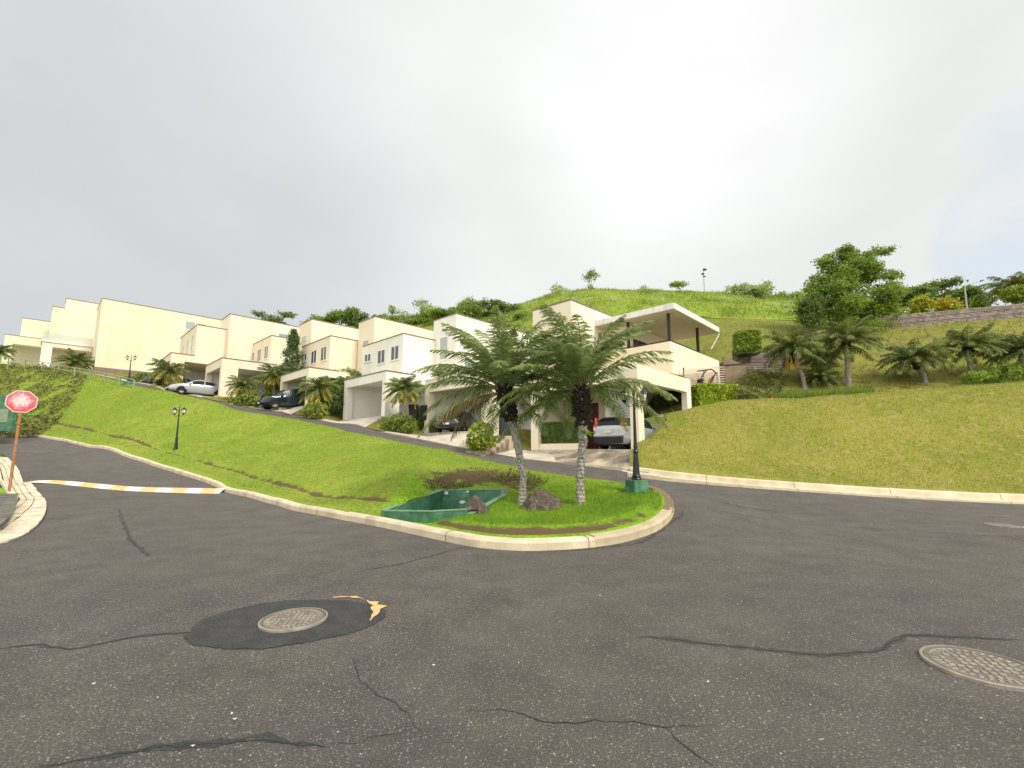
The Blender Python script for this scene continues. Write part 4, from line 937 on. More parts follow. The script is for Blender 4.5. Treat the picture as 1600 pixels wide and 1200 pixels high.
def tree(name, label, cat, base, lobes, ncl, per, spread, leaf, mats, trunk_m='bark', tr=.15, group=None, seed=1, shell=.35, up=.4, limbs=None, mixk=None):
    """base (x,y,z); lobes relative to base"""
    rng = np.random.default_rng(seed); root = empty(name, base, label, cat, group)
    p, c = clump_points(lobes, ncl, per, spread, rng, shell); V, F = leafcloud(p, leaf, rng, up)
    mi = np.repeat(rng.choice(len(mats), ncl, p=mixk), per) if len(mats) > 1 else None
    npmesh('crown', V, F, mats, mi, root)
    mb = MB(); L_ = [Vector(l[:3]) for l in lobes]; fork = Vector((0, 0, min(l.z for l in L_) * .55)) if L_ else Vector((0, 0, 1))
    mb.tube([(0, 0, -.4), (tr * .2, 0, fork.z * .5), tuple(fork)], [tr * 1.2, tr, tr * .8], trunk_m, 8)
    l_r = [q[5] for q in lobes]
    for l in (L_ if limbs is None else L_[:limbs]):
        m_ = fork.lerp(l, .5) + Vector((0, 0, (l - fork).length * .08)); mb.tube([tuple(fork - Vector((0, 0, .1))), tuple(m_), tuple(l)], [tr * .62, tr * .38, tr * .12], trunk_m, 6)
        for _ in range(4):
            e = l + Vector(rng.normal(size=3)).normalized() * (l_r[L_.index(l)] * .55); mb.tube([tuple(m_.lerp(l, .6)), tuple(e)], [tr * .2, tr * .05], trunk_m, 4)
    mb.build('trunk', root, smooth=True); return root
def bush(label, cat, base, lobes, ncl, per, spread, leaf, mats, name='shrub', group=None, seed=1, shell=.7, up=.5, mixk=None):
    rng = np.random.default_rng(seed); root = empty(name, base, label, cat, group)
    p, c = clump_points(lobes, ncl, per, spread, rng, shell); p = p[p[:, 2] > -.15]; V, F = leafcloud(p, leaf, rng, up)
    mi = rng.choice(len(mats), len(p), p=mixk) if len(mats) > 1 else None
    npmesh('foliage', V, F, mats, mi, root)
    mb = MB()
    for l in lobes:
        for _ in range(3): mb.tube([(l[0] * .4, l[1] * .4, -.15), tuple(Vector(l[:3]) + Vector(rng.normal(size=3)) * .3 * l[3])], [.03, .012], 'bark', 5)
    mb.build('stems', root); return root
def fronds(n, L_, e_hi, e_lo, bend, rng, pairs=44, clear=False, llen=.42, lw=.020, az0=0.0, hang=.25, jit=.12, e_pow=1.0, start=.14):
    V = []; F = []; MBs = MB()
    up = Vector((0, 0, 1))
    for i in range(n):
        u = (i + .5) / n; az = az0 + i * 2.39996 + rng.uniform(-.15, .15); e = e_hi + (e_lo - e_hi) * u ** e_pow + rng.uniform(-jit, jit)
        if clear and u > .62 and math.sin(az) < -.35: continue
        Li = L_ * rng.uniform(.86, 1.08) * (1 - .25 * (u < .08)); bd = bend * rng.uniform(.8, 1.2) * (1.0 if e > 0 else .8)
        hd = Vector((math.cos(az), math.sin(az), 0)); side = Vector((-math.sin(az), math.cos(az), 0)); twist = rng.uniform(-.25, .25)
        N_ = 16; pts_ = [Vector((hd.x * .06, hd.y * .06, rng.uniform(-.12, .05)))]; tn = []
        for k in range(N_):
            s = k / N_; a = e - bd * s ** 1.25; t = hd * math.cos(a) + up * math.sin(a) + side * twist * s; t.normalize(); tn.append(t); pts_.append(pts_[-1] + t * Li / N_)
        tn.append(tn[-1]); MBs.tube(pts_[::2], [.022 * (1 - .85 * j / (len(pts_[::2]) - 1)) for j in range(len(pts_[::2]))], 'x', 4, False)
        for k in range(pairs):
            s = start + (1 - start) * (k + rng.uniform(0, .6)) / pairs; s = min(s, .999); f = s * N_; j = int(f); c = pts_[j].lerp(pts_[j + 1], f - j); t = tn[j]
            prof = (math.sin(math.pi * min(1, (s - start) / (1 - start) * .86 + .13))) ** .6; ll = llen * prof * rng.uniform(.85, 1.1)
            nrm = side.cross(t)
            for sg in (1, -1):
                fwd = .50 + .5 * s; d = (side * sg * .85 + t * fwd + nrm * .18 * rng.uniform(-.6, 1.4) - up * hang * rng.uniform(.4, 1.5)).normalized()
                m_ = c + d * ll * .5; d2_ = (d - up * (.35 + hang * 1.1)).normalized(); tip = m_ + d2_ * ll * .52; wv = t * lw * .5 + nrm * rng.uniform(-.3, .3) * lw
                o = len(V); V += [c - wv * .6, c + wv * .6, m_ + wv, m_ - wv, tip + wv * .25, tip - wv * .25]; F += [(o, o + 1, o + 2, o + 3), (o + 3, o + 2, o + 4, o + 5)]
    o = len(V); V += [Vector(v) for v in MBs.v]; F += [tuple(o + q for q in f) for f in MBs.f]
    return np.array([tuple(v) for v in V]), np.array(F), len(F) - len(MBs.f)
mat('rachis', (.20, .22, .08), .6); mat('rachis_dry', (.26, .20, .12), .8)

# --- the two large palms on the island
def big_palm(label, base, crown, lean_pts, seed, trunk_r, dry=False, yaw=0.0):
    rng = np.random.default_rng(seed); root = empty('palm_tree', base, label, 'palm tree', 'two large palms on the kerbed island')
    b = Vector(base); cz = Vector(crown) - b
    tp = [Vector(q) - b for q in lean_pts]; mb = MB(); P_ = []; Rr = []
    q_ = dens([Vector((0, 0, -.1))] + tp + [cz], .045)
    for i, p in enumerate(q_):
        f = i / (len(q_) - 1); r_ = trunk_r * (1.35 - .5 * min(1, f * 5) + .28 * f) * (1 + .07 * ((i % 2) * 2 - 1)); P_.append(p); Rr.append(r_)
    mb.tube(P_, Rr, 'trunk_pale', 14); o = mb.build('trunk', root)
    # leaf-base knobs up the trunk
    kb = MB()
    for i in range(6, len(P_) - 4):
        for j in range(5):
            a = i * 1.1 + j * 2 * math.pi / 5; d = Vector((math.cos(a), math.sin(a), 0)); c = P_[i] + d * Rr[i] * .93; s = .018
            kb.hexa([c + d * -.01 + Vector((-d.y, d.x, 0)) * s + Vector((0, 0, -.018)), c + d * .012 + Vector((0, 0, -.018)), c + d * -.01 - Vector((-d.y, d.x, 0)) * s + Vector((0, 0, -.018)), c - d * .03 + Vector((0, 0, -.018)),
                     c + d * .0 + Vector((-d.y, d.x, 0)) * s + Vector((0, 0, .02)), c + d * .035 + Vector((0, 0, .02)), c + d * .0 - Vector((-d.y, d.x, 0)) * s + Vector((0, 0, .02)), c - d * .03 + Vector((0, 0, .02))], 'trunk')
    kb.build('leaf_scars', root)
    # dark fibrous boss of old leaf bases under the crown
    mb = MB(); dn = (P_[-1] - P_[-9]).normalized(); base_ = cz - dn * .85
    for k in range(230):
        h_ = rng.uniform(0, 1); a = rng.uniform(0, 6.28); c = base_ + dn * h_ * .95; r0 = .07 + .13 * math.sin(math.pi * min(1, h_ * .75 + .15)); d = Vector((math.cos(a), math.sin(a), rng.uniform(.1, .9))).normalized()
        mb.tube([tuple(c + d * r0 * .2), tuple(c + d * r0), tuple(c + d * (r0 + rng.uniform(.02, .12)) + Vector((0, 0, rng.uniform(-.06, .1))))], [.05, .038, .010], 'fibre', 5)
    mb.build('leaf_bases', root)
    V, F, nl = fronds(54, 2.4, R(88), R(-6), R(70), rng, 48, clear=True, llen=.38, lw=.040, az0=yaw, hang=.13, jit=.18)
    mi = np.zeros(len(F), int); mi[nl:] = 1; npmesh('crown', V + np.array(cz + Vector((0, 0, .08))), F, ['palm_leaf', 'rachis'], mi, root)
    if dry:
        for s_, az in ((3, 2.85), (5, 3.45), (8, 3.15)):
            V, F, nl = fronds(1, 2.0, R(-12), R(-12), R(62), np.random.default_rng(s_), 46, False, .36, .026, az, .8); mi = np.zeros(len(F), int); mi[nl:] = 1
            npmesh('dry_frond', V + np.array(cz), F, ['palm_dry', 'rachis_dry'], mi, root)
    return root
bl = P(815, 783, 11.4); bl.z = hz(bl.x, bl.y) + .30
cl = P(787, 610, 11.3)
big_palm('leaning palm on the island with brown dry fronds hanging on its left side', tuple(bl), tuple(cl), [tuple(P(818, 745, 11.4)), tuple(P(809, 695, 11.4)), tuple(P(797, 655, 11.35))], 11, .085, True, .3)
br = P(907, 783, 10.9); br.z = hz(br.x, br.y) + .30
crn = P(908, 612, 10.8)
big_palm('upright palm on the island with a green plant on its trunk, nearest the lamp post', tuple(br), tuple(crn), [tuple(P(906, 745, 10.9)), tuple(P(911, 690, 10.9))], 23, .095, False, 1.1)
# epiphyte on the right trunk
ep = P(917, 678, 10.55); rng = np.random.default_rng(4); mb = MB()
for k in range(16):
    a = rng.uniform(0, 6.28); e = rng.uniform(-.4, 1.0); d = Vector((math.cos(a) * math.cos(e), math.sin(a) * math.cos(e) - .3, math.sin(e))).normalized(); s_ = d.cross(Vector((0, 0, 1))).normalized() * .03; l = rng.uniform(.12, .26)
    c = ep; mb.add([c, c + d * l * .5 + s_ + Vector((0, 0, .01)), c + d * l - Vector((0, 0, .04)), c + d * l * .5 - s_ + Vector((0, 0, .01))], [(0, 1, 2, 3)], 'leaf_bright')
tag(mb.build('epiphyte', org=tuple(ep)), 'small green rosette plant growing on the trunk of the upright island palm', 'plant')

# --- smaller palms: two meshes of fronds shared between copies
palm_src = {}
def small_palm(label, px, Y, pyc, Lf, seed, kind='garden', ybase=None, leanx=0., leaf='palm_leaf2', yellow=False, boss=True, group='young palms in front of the houses', drop=0):
    zc = P(px, pyc, Y); bx = zc.x - leanx; by = Y; zb = hz(bx, by) if ybase is None else ybase
    rng = np.random.default_rng(seed); root = empty('palm_tree', (bx, by, zb), label, 'palm tree', group); hgt = zc.z - zb; c = Vector((leanx, 0, hgt))
    mb = MB(); q_ = dens([Vector((0, 0, -.4)), Vector((leanx * .15, 0, hgt * .3)), Vector((leanx * .6, 0, hgt * .7)), c], .12)
    tr = .035 + (.035 if kind == 'garden' else .05) * Lf
    mb.tube(q_, [tr * (1.3 - .4 * min(1, 4 * i / len(q_))) * (1 + .06 * (i % 2)) for i in range(len(q_))], 'trunk', 8); mb.build('trunk', root)
    if boss:
        mb = MB(); bh = min(.95, hgt * .45)
        for k in range(60):
            h_ = rng.uniform(0, 1); a = rng.uniform(0, 6.28); cc = c - Vector((0, 0, bh * (1 - h_))); r0 = tr * (1.1 + 1.3 * h_); d = Vector((math.cos(a), math.sin(a), rng.uniform(.2, .9))).normalized(); r0 = r0 * .85
            mb.tube([tuple(cc + d * r0 * .2), tuple(cc + d * r0), tuple(cc + d * (r0 + .08) + Vector((0, 0, .05)))], [.07, .06, .02], 'fibre', 5)
        mb.build('leaf_bases', root)
    key = (kind, leaf)
    if key not in palm_src:
        r_ = np.random.default_rng(77 + len(palm_src))
        if kind == 'garden': V, F, nl = fronds(36, 1.0, R(82), R(-14), R(80), r_, 30, False, .24, .028, 0, .30)
        else: V, F, nl = fronds(40, 1.0, R(80), R(-10), R(80), r_, 32, False, .24, .028, 0, .32)
        mi = np.zeros(len(F), int); mi[nl:] = 1; o = npmesh('crown', V, F, [leaf, 'rachis'], mi, root); palm_src[key] = o.data
    else:
        o = bpy.data.objects.new('crown', palm_src[key]); COL.objects.link(o); o.parent = root
    o.location = c; o.scale = (Lf, Lf, Lf); o.rotation_euler = (0, 0, rng.uniform(0, 6.28))
    if yellow:
        V, F, nl = fronds(11, Lf, R(-5), R(-35), R(70), rng, 20, False, .30 * Lf, .04 * Lf, 0, .6); mi = np.zeros(len(F), int); mi[nl:] = 1
        npmesh('old_fronds', V + np.array(c), F, ['palm_yellow', 'rachis'], mi, root)
    return root
small_palm('young palm with drooping yellow lower fronds, right of the empty white carport', 631, 28.7, 607, 1.42, 1, yellow=True)
small_palm('young palm with yellow lower fronds in front of the pillar beside the dark suv', 498, 33.5, 607, 1.65, 2, yellow=True)
small_palm('short palm in front of the open side of the long carport', 381, 37.6, 603, 1.5, 3, yellow=True)
small_palm('palm growing against the foot of the tall conifer', 430, 40, 585, 1.6, 4, yellow=True)
small_palm('bushy palm with a dark stem between the huge blank wall and the silver sedan', 264, 42.5, 580, 1.85, 5, yellow=True)
small_palm('squat palm in front of the glass-railed terrace, against the huge blank wall', 118, 50.5, 565, 2.0, 6, yellow=True, drop=.2)
small_palm('palm cut by the left edge of the picture, before the farthest house', -2, 54, 549, 1.7, 7)
small_palm('small palm standing on the carport roof terrace left of the left big palm', 693, 30.5, 590, 1.1, 8, ybase=HC[2][2] + 3.6, boss=False, group=None)
gR = 'palms on the slope under the timber wall'
small_palm('leaning palm with hanging orange fruit stalks, leftmost on the slope under the timber wall', 1236, 27.5, 545, 1.95, 9, 'slope', leanx=-.7, group=gR)
small_palm('tallest palm on the slope, in front of the big leafy tree', 1322, 27.5, 533, 2.15, 10, 'slope', leanx=.1, group=gR)
small_palm('short palm low down between the two palms left of the timber wall', 1279, 27.8, 590, 1.3, 12, 'slope', group=gR)
small_palm('second short palm filling the gap behind the two palms left of the timber wall', 1283, 30.5, 558, 1.5, 18, 'slope', group=gR)
small_palm('slope palm below the left part of the timber wall, its trunk leaning', 1430, 27, 560, 1.95, 13, 'slope', leanx=-.5, group=gR)
small_palm('slope palm below the middle of the timber wall', 1512, 27, 541, 1.9, 14, 'slope', leanx=.0, group=gR)
small_palm('slope palm half cut by the right edge of the picture', 1598, 26.5, 545, 2.0, 15, 'slope', leanx=.2, group=gR)
fr = P(1236, 560, 27.3); mb = MB(); rng = np.random.default_rng(5)
for k in range(14): 
    a = rng.uniform(0, 6.28); c = Vector((.14 * math.cos(a), .14 * math.sin(a), .15)); mb.tube([tuple(c), tuple(c * 1.9 - Vector((0, 0, .35))), tuple(c * 2.3 - Vector((0, 0, .75 + rng.uniform(0, .3))))], [.02, .03, .05], 'fruit_yellow', 5)
fo = mb.build('fruit_stalks', org=(0, 0, 0)); rp = [o for o in bpy.data.objects if o.name.startswith('palm_tree') and 'fruit stalks' in o.get('label', '')][0]
fo.parent = rp; fo.location = fr - rp.location
# palm beyond the timber wall
pb = P(1585, 455, 44); small_palm('ornamental palm above the timber wall at the right edge', 1583, 44, 450, 2.6, 21, 'slope', leanx=.3, leaf='palm_leaf2', group=None, boss=False)

# --- shrubs and hedges in the gardens
def on(px, Y): x = PX(px, Y); z = hz(x, Y); x = PX(px, Y, z); return (x, Y, hz(x, Y))
bush('big round flowering shrub below the young palm with yellow fronds', 'shrub', on(624, 28.2), [(0, 0, .55, 1.0, .8, .65), (.35, .1, .5, .7, .7, .55), (-.45, 0, .4, .6, .6, .5)], 330, 8, .10, .085, ['leaf_mid', 'leaf_dark', 'leaf_croton'], mixk=[.55, .25, .2])
bush('yellow green croton bush in front of the black car', 'shrub', on(751, 23.7), [(0, 0, .8, .72, .6, .8), (.2, 0, .45, .7, .6, .5)], 300, 8, .10, .10, ['leaf_croton', 'leaf_lime', 'leaf_mid'], mixk=[.5, .2, .3])
bush('small yellow green bush beside the foot of the palm next to the dark suv', 'shrub', on(493, 32.2), [(0, 0, .55, .8, .7, .65)], 160, 8, .1, .10, ['leaf_croton', 'leaf_mid'])
bush('dark round clipped shrub behind the small yellow green bush', 'shrub', on(517, 34.8), [(0, 0, .9, 1.2, 1.0, .95)], 260, 8, .12, .10, ['leaf_dark'])
bush('flowering bush with pale yellow flowers left of the dark suv', 'shrub', on(386, 36.6), [(0, 0, .5, .9, .7, .55), (-.8, 0, .35, .7, .6, .4), (.6, 0, .4, .6, .5, .5)], 240, 8, .1, .10, ['leaf_mid', 'flower', 'leaf_dark'], mixk=[.62, .13, .25])
bush('fern like shrub on the wall between two carports', 'shrub', tuple(P(545, 600, 38.2)), [(0, 0, .5, 1.1, .8, .7)], 140, 8, .2, .16, ['leaf_pale', 'leaf_mid'])
bush('tall climbing shrub with yellow leaves at the foot of the conifer', 'shrub', on(424, 40.6), [(0, 0, 1.2, .5, .5, 1.3)], 120, 8, .12, .10, ['leaf_lime', 'leaf_mid'])
bush('leafy dark bush beside the carport pillar, behind the palm next to the dark suv', 'shrub', on(533, 36.5), [(0, 0, 1.3, .9, .8, 1.4)], 240, 8, .14, .11, ['leaf_dark', 'leaf_mid'])
bush('low dark shrubs at the foot of the huge blank wall, left of the dark car', 'shrub', on(222, 47.5), [(0, 0, .7, 1.3, .8, .8), (-1.8, 0, .5, 1.0, .7, .6), (1.3, 0, .4, .7, .7, .5)], 260, 8, .15, .12, ['leaf_dark', 'leaf_mid'])
def hedge(label, p0, p1, thick, h0, h1, mats, leaf=.07, n=5000, seed=3, group=None, name='hedge', mixk=None):
    """clipped hedge between two ground points: leaves over a box and a dark core"""
    rng = np.random.default_rng(seed); p0 = Vector(p0); p1 = Vector(p1); d = p1 - p0; L_ = math.hypot(d.x, d.y); root = empty(name, tuple(p0), label, 'hedge', group, math.atan2(d.y, d.x)); sl = d.z / L_
    u = rng.uniform(0, 1, (n, 3)); f = rng.choice(4, n, p=[.42, .34, .12, .12])
    x = u[:, 0] * L_; y = (u[:, 1] - .5) * thick; z = h0 + u[:, 2] * (h1 - h0)
    y = np.where(f == 0, -thick / 2, y); z = np.where(f == 1, h1, z); x = np.where(f == 2, 0, x); y = np.where(f == 3, thick / 2, y)
    C0 = np.c_[x, y, z + x * sl] + rng.normal(size=(n, 3)) * .035 + np.c_[np.zeros(n), np.zeros(n), .05 * np.sin(x * 2.3) * (f == 1)]
    V, F = leafcloud(C0, leaf, rng, .2); npmesh('foliage', V, F, mats, rng.choice(len(mats), n, p=mixk) if len(mats) > 1 else None, root)
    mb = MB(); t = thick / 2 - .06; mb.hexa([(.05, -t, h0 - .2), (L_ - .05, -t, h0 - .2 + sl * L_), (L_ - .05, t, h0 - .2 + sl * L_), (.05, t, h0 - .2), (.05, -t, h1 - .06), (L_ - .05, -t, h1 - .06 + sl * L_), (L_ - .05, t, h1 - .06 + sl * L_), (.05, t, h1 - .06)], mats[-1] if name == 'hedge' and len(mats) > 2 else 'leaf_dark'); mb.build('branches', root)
    return root
q0, q1 = hp(1, 5.85, .5), hp(1, 3.25, .5); hedge('dark green trimmed hedge behind the low cream wall of the carport beside the silver suv', (q0.x, q0.y, HC[1][2]), (q1.x, q1.y, HC[1][2]), .5, .28, 1.38, ['leaf_dark', 'leaf_mid'], .045, 5200, mixk=[.75, .25])
q0, q1 = P(1087, 630, 25.1), P(1148, 630, 26.3); hedge('bright lime green clipped hedge at the crest of the lawn beside the carport pillar', q0, q1, .7, -.3, 1.0, ['leaf_lime', 'leaf_bright', 'leaf_mid'], .09, 3600, mixk=[.65, .25, .10])
q0, q1 = P(1022, 632, 29.0), P(1080, 632, 28.4); q1.z = q0.z; hedge('low dark hedge seen under the carport canopy, behind its rear pillar', q0, q1, .7, -.2, .45, ['leaf_dark', 'leaf_mid'], .09, 1500, mixk=[.7, .3])
q0, q1 = hp(3, -.5, 2.4), hp(3, -2.7, 2.2); hedge('green clipped hedge between the empty white carport and the next pillar', (q0.x, q0.y, hz(q0.x, q0.y)), (q1.x, q1.y, hz(q1.x, q1.y)), .6, -.2, .95, ['leaf_mid', 'leaf_dark'], .08, 2200, mixk=[.5, .5])
q0 = P(1150, 545, 30.3); q1 = P(1186, 545, 30.0); hedge('dense dark bush with round leaves on top of the timber crib wall', (q0.x, q0.y, q0.z - .15), (q1.x, q1.y, q0.z - .15), 1.1, -.1, 1.2, ['leaf_mid', 'leaf_bright', 'leaf_lime'], .12, 1900, mixk=[.45, .35, .2], name='clipped_bush')
q0, q1 = P(1206, 630, 25.2), P(1360, 620, 25.8)
# --- conifer, big tree, ridge trees
cx_, cy_, cz_ = on(452, 41.5)
rng = np.random.default_rng(9); root = empty('conifer', (cx_, cy_, cz_), 'tall narrow dark conifer standing between two of the houses', 'tree'); top = P(447, 516, 41.5).z - cz_; pp = []
for k in range(900):
    u = rng.uniform(0.06, 1); r_ = (1 - u) ** .75 * 1.55 * (.5 + .5 * rng.uniform()) * (1 + .3 * math.sin(u * 31)); a = rng.uniform(0, 6.28); c = np.array([r_ * math.cos(a), r_ * math.sin(a), u * top + .25 * r_]); pp.append(c + rng.normal(size=(10, 3)) * [.13, .13, .10])
V, F = leafcloud(np.vstack(pp), .12, rng, .3, .28); npmesh('crown', V, F, ['leaf_conifer'], None, root); mb = MB(); mb.tube([(0, 0, -.5), (0, 0, top * .95)], [.16, .03], 'bark', 8); mb.build('trunk', root)
tb = on(1330, 37.5)
def rel(px, py, Y, r, b, ry=None, rz=None): v = P(px, py, Y); return (v.x - b[0], v.y - b[1], v.z - b[2], r, ry or r, rz or r * .8)
bt0 = [rel(1345, 420, 38, 1.3, tb), rel(1308, 425, 38, 1.3, tb), rel(1368, 428, 38, 1.2, tb), rel(1318, 398, 38, .8, tb), rel(1325, 430, 38, 2.0, tb), rel(1300, 455, 37.5, 1.9, tb), rel(1275, 440, 38, 1.0, tb), rel(1350, 470, 37.5, 2.3, tb), rel(1295, 405, 38, 1.0, tb), rel(1335, 402, 38, 1.3, tb), rel(1362, 398, 38, .75, tb, rz=.5), rel(1386, 392, 38, .8, tb, rz=.35),
      rel(1395, 432, 38, .9, tb, rz=.5), rel(1385, 455, 38, 1.5, tb), rel(1310, 490, 37, 2.2, tb), rel(1370, 500, 37, 2.0, tb), rel(1268, 470, 37.5, 1.0, tb), rel(1350, 515, 36.5, 2.2, tb, rz=1)]
_r = np.random.default_rng(6); bt = [(q[0], q[1], q[2], q[3] * .72, q[4] * .72, q[5] * .8) for q in bt0]
for q in bt0:
    for _ in range(4):
        d_ = _r.normal(size=3); d_ /= np.linalg.norm(d_); bt.append((q[0] + d_[0] * q[3] * .75, q[1] + d_[1] * q[4] * .75, q[2] + d_[2] * q[5] * .8, q[3] * .42, q[4] * .42, q[5] * .45))
tree('big_tree', 'large bright green leafy tree above the palms, left of the timber wall', 'tree', tb, bt, 2500, 14, .20, .12, ['leaf_bright', 'leaf_mid', 'leaf_dark'], tr=.28, seed=31, mixk=[.55, .33, .12], shell=.15, limbs=10)
tb2 = on(1262, 36.5); tree('round_tree', 'small dark round tree at the left foot of the large bright tree', 'tree', tb2, [rel(1264, 488, 36.5, .95, tb2, rz=1.5), rel(1256, 478, 36.5, .6, tb2), rel(1275, 470, 36.5, .7, tb2)], 260, 14, .2, .12, ['leaf_dark', 'leaf_mid'], tr=.1, seed=5, mixk=[.8, .2])
def rtree(label, px, py, Y, pyb, w, h, n, mats, seed, dens_=1.0, leaf=.2, group='small trees along the ridge', nl=5, name='ridge_tree', mixk=None, bark='bark_pale', tr=None, per=12):
    """tree whose crown centre is seen at px,py at distance Y; w,h crown size in metres"""
    c = P(px, py, Y); g = on(px, Y); zb = min(g[2], c.z - h * .6); b = (c.x, Y, zb); rng = np.random.default_rng(seed); lb = []
    for k in range(nl):
        a = rng.uniform(0, 6.28); r_ = rng.uniform(.15, .7); lb.append((w / 2 * r_ * math.cos(a) * 1.1, w / 3 * r_ * math.sin(a), c.z - zb + h / 2 * rng.uniform(-.75, .75), w * rng.uniform(.16, .27), w * .22, h * rng.uniform(.14, .24)))
    return tree(name, label, 'tree', b, lb, n, per, leaf * 1.5, leaf, mats, bark, tr or max(.06, w * .02), group, seed, .2, mixk=mixk)
rtree('sparse ridge tree with open pale crown, left of the tallest ridge tree', 880, 455, 71, 470, 5.6, 3.0, 75, ['leaf_pale'], 41, leaf=.17, nl=6)
rtree('tallest thin ridge tree with airy crown, above the roof of the balcony house', 924, 438, 71, 458, 2.8, 3.4, 60, ['leaf_pale', 'leaf_mid'], 42, leaf=.16, nl=5)
rtree('dark round bush tree on the grassy hill just below the ridge', 943, 464, 66, 470, 2.6, 1.7, 90, ['leaf_dark'], 43, leaf=.18, group=None)
rtree('tiny bare sapling on the ridge, left of the flat topped small tree', 1003, 452, 69, 458, 1.2, 1.0, 16, ['leaf_pale'], 44, leaf=.13, nl=3)
rtree('small flat topped yellowish tree standing alone on the ridge', 1063, 447, 69, 458, 3.0, 1.4, 55, ['leaf_pale', 'leaf_bright'], 45, leaf=.17)
rtree('thin low sapling on the ridge beside the broad pale tree', 1132, 455, 69, 462, 2.4, 1.6, 30, ['leaf_pale'], 46, leaf=.15)
rtree('broad pale green ridge tree with visible forked trunk', 1170, 460, 62, 480, 6.0, 4.2, 300, ['leaf_bright', 'leaf_pale'], 47, leaf=.19, nl=8)
rtree('flat pale tree on the ridge touching the big leafy tree', 1232, 465, 64, 480, 4.4, 3.0, 150, ['leaf_pale', 'leaf_bright'], 48, leaf=.18, nl=6)
rtree('low grey green shrubby tree in tall grass below the ridge on the right', 1208, 487, 55, 495, 4.5, 1.6, 90, ['leaf_pale', 'leaf_mid'], 49, leaf=.18, group=None)
gW = 'trees behind the rooftops'
for k, (px, py, Y, w_, h_, n_, mt, lab) in enumerate([
    (432, 501, 84, 6.5, 1.8, 150, ['leaf_mid', 'leaf_dark'], 'dark tree top showing above the fifth roof, farthest left of the rooftop trees'),
    (532, 500, 78, 5.0, 3.2, 190, ['leaf_mid', 'leaf_bright', 'leaf_dark'], 'bushy mid green tree above the roof gap, left of the slender saplings'),
    (556, 503, 78, 4.5, 2.2, 120, ['leaf_mid', 'leaf_dark'], 'low bushy tree joined to the bushy mid green tree on its right'),
    (595, 494, 80, 2.0, 2.0, 40, ['leaf_mid'], 'small pointed tree just left of the slender sapling'),
    (616, 492, 80, 1.4, 3.2, 34, ['leaf_pale', 'leaf_mid'], 'slender upright sapling above the roofs'),
    (660, 488, 76, 6.2, 3.6, 90, ['leaf_pale', 'leaf_mid'], 'airy pale tree with bare twigs above the third roof'),
    (650, 500, 74, 6.5, 2.6, 190, ['leaf_mid', 'leaf_bright'], 'dense green shrubbery tree under the airy pale tree'),
    (735, 477, 72, 5.0, 2.2, 90, ['leaf_pale', 'leaf_mid'], 'flat pale crowned tree beside the lamp pole on the hill'),
    (700, 493, 70, 4.5, 2.0, 110, ['leaf_mid', 'leaf_dark'], 'green tree partly behind the tower with one tall window'),
    (765, 490, 68, 6.0, 2.6, 190, ['leaf_dark', 'leaf_mid'], 'dark spreading tree under the lamp pole on the hill'),
    (800, 490, 66, 4.0, 3.0, 170, ['leaf_dark', 'leaf_mid'], 'dark green tree left of the balcony house tower'),
    (817, 505, 60, 3.4, 2.4, 130, ['leaf_bright', 'leaf_dark'], 'light green bushy tree touching the balcony house tower'),
    (505, 508, 80, 5.5, 2.4, 170, ['leaf_mid', 'leaf_bright'], 'low light green thicket tree at the left foot of the bushy mid green tree'),
    (580, 506, 77, 6.0, 2.4, 190, ['leaf_mid', 'leaf_dark'], 'low dark thicket tree below the small pointed tree'),
    (620, 508, 74, 6.0, 2.6, 190, ['leaf_mid', 'leaf_pale'], 'low grey green thicket tree below the slender sapling'),
    (685, 503, 70, 5.5, 2.6, 190, ['leaf_mid', 'leaf_bright'], 'low bright thicket tree right of the airy pale tree'),
    (730, 497, 66, 6.0, 3.0, 230, ['leaf_mid', 'leaf_dark', 'leaf_bright'], 'broad mixed green thicket tree directly above the white tower roof'),
    (780, 505, 60, 5.0, 3.0, 210, ['leaf_mid', 'leaf_dark'], 'dense thicket tree just above the leaning big palm')]):
    rtree(lab, px, py - 2, Y, py, w_ * 1.15, h_ * 1.2, int(n_ * 1.5), mt, 60 + k, leaf=.19, group=gW, nl=6, name='hillside_tree', bark='bark')
gT = 'trees beyond the timber wall'
for k, (px, py, Y, w_, h_, n_, mt, lab) in enumerate([
    (1425, 460, 52, 5.5, 3.0, 330, ['leaf_dark', 'leaf_mid'], 'dark spreading tree beyond the timber wall, right behind the big leafy tree'),
    (1480, 457, 54, 6.0, 3.2, 360, ['leaf_dark', 'leaf_mid'], 'dark spreading tree beyond the timber wall, above the orange shrub'),
    (1525, 464, 52, 3.4, 3.4, 260, ['leaf_dark', 'leaf_mid'], 'dark bushy tree beyond the timber wall, behind the street light')]):
    rtree(lab, px, py, Y, py, w_, h_, n_, mt, 80 + k, leaf=.17, group=gT, nl=8, name='shade_tree', bark='bark')
def wshrub(label, px, py, Y, lobes, n, mats, seed, mixk=None):
    c = P(px, py, Y); bush(label, 'shrub', (c.x, c.y, c.z), lobes, n, 9, .14, .13, mats, seed=seed, shell=.3, mixk=mixk)
wshrub('yellow green leafy shrub behind the timber wall', 1442, 492, 40.5, [(0, 0, 1.0, 1.0, .8, 1.1), (-.8, 0, .6, .6, .6, .7)], 200, ['leaf_lime', 'leaf_mid', 'leaf_orange'], 7, [.4, .35, .25])
wshrub('orange tinted shrub behind the timber wall', 1478, 492, 40.5, [(0, 0, .9, 1.1, .8, .9), (.9, 0, .6, .7, .6, .6)], 200, ['leaf_orange', 'leaf_lime', 'leaf_mid'], 8, [.55, .25, .2])
wshrub('olive green shrub at the right end of the timber wall below the ornamental palm', 1592, 474, 39.5, [(0, 0, .9, 1.5, .9, .8)], 240, ['leaf_croton', 'leaf_mid'], 9)
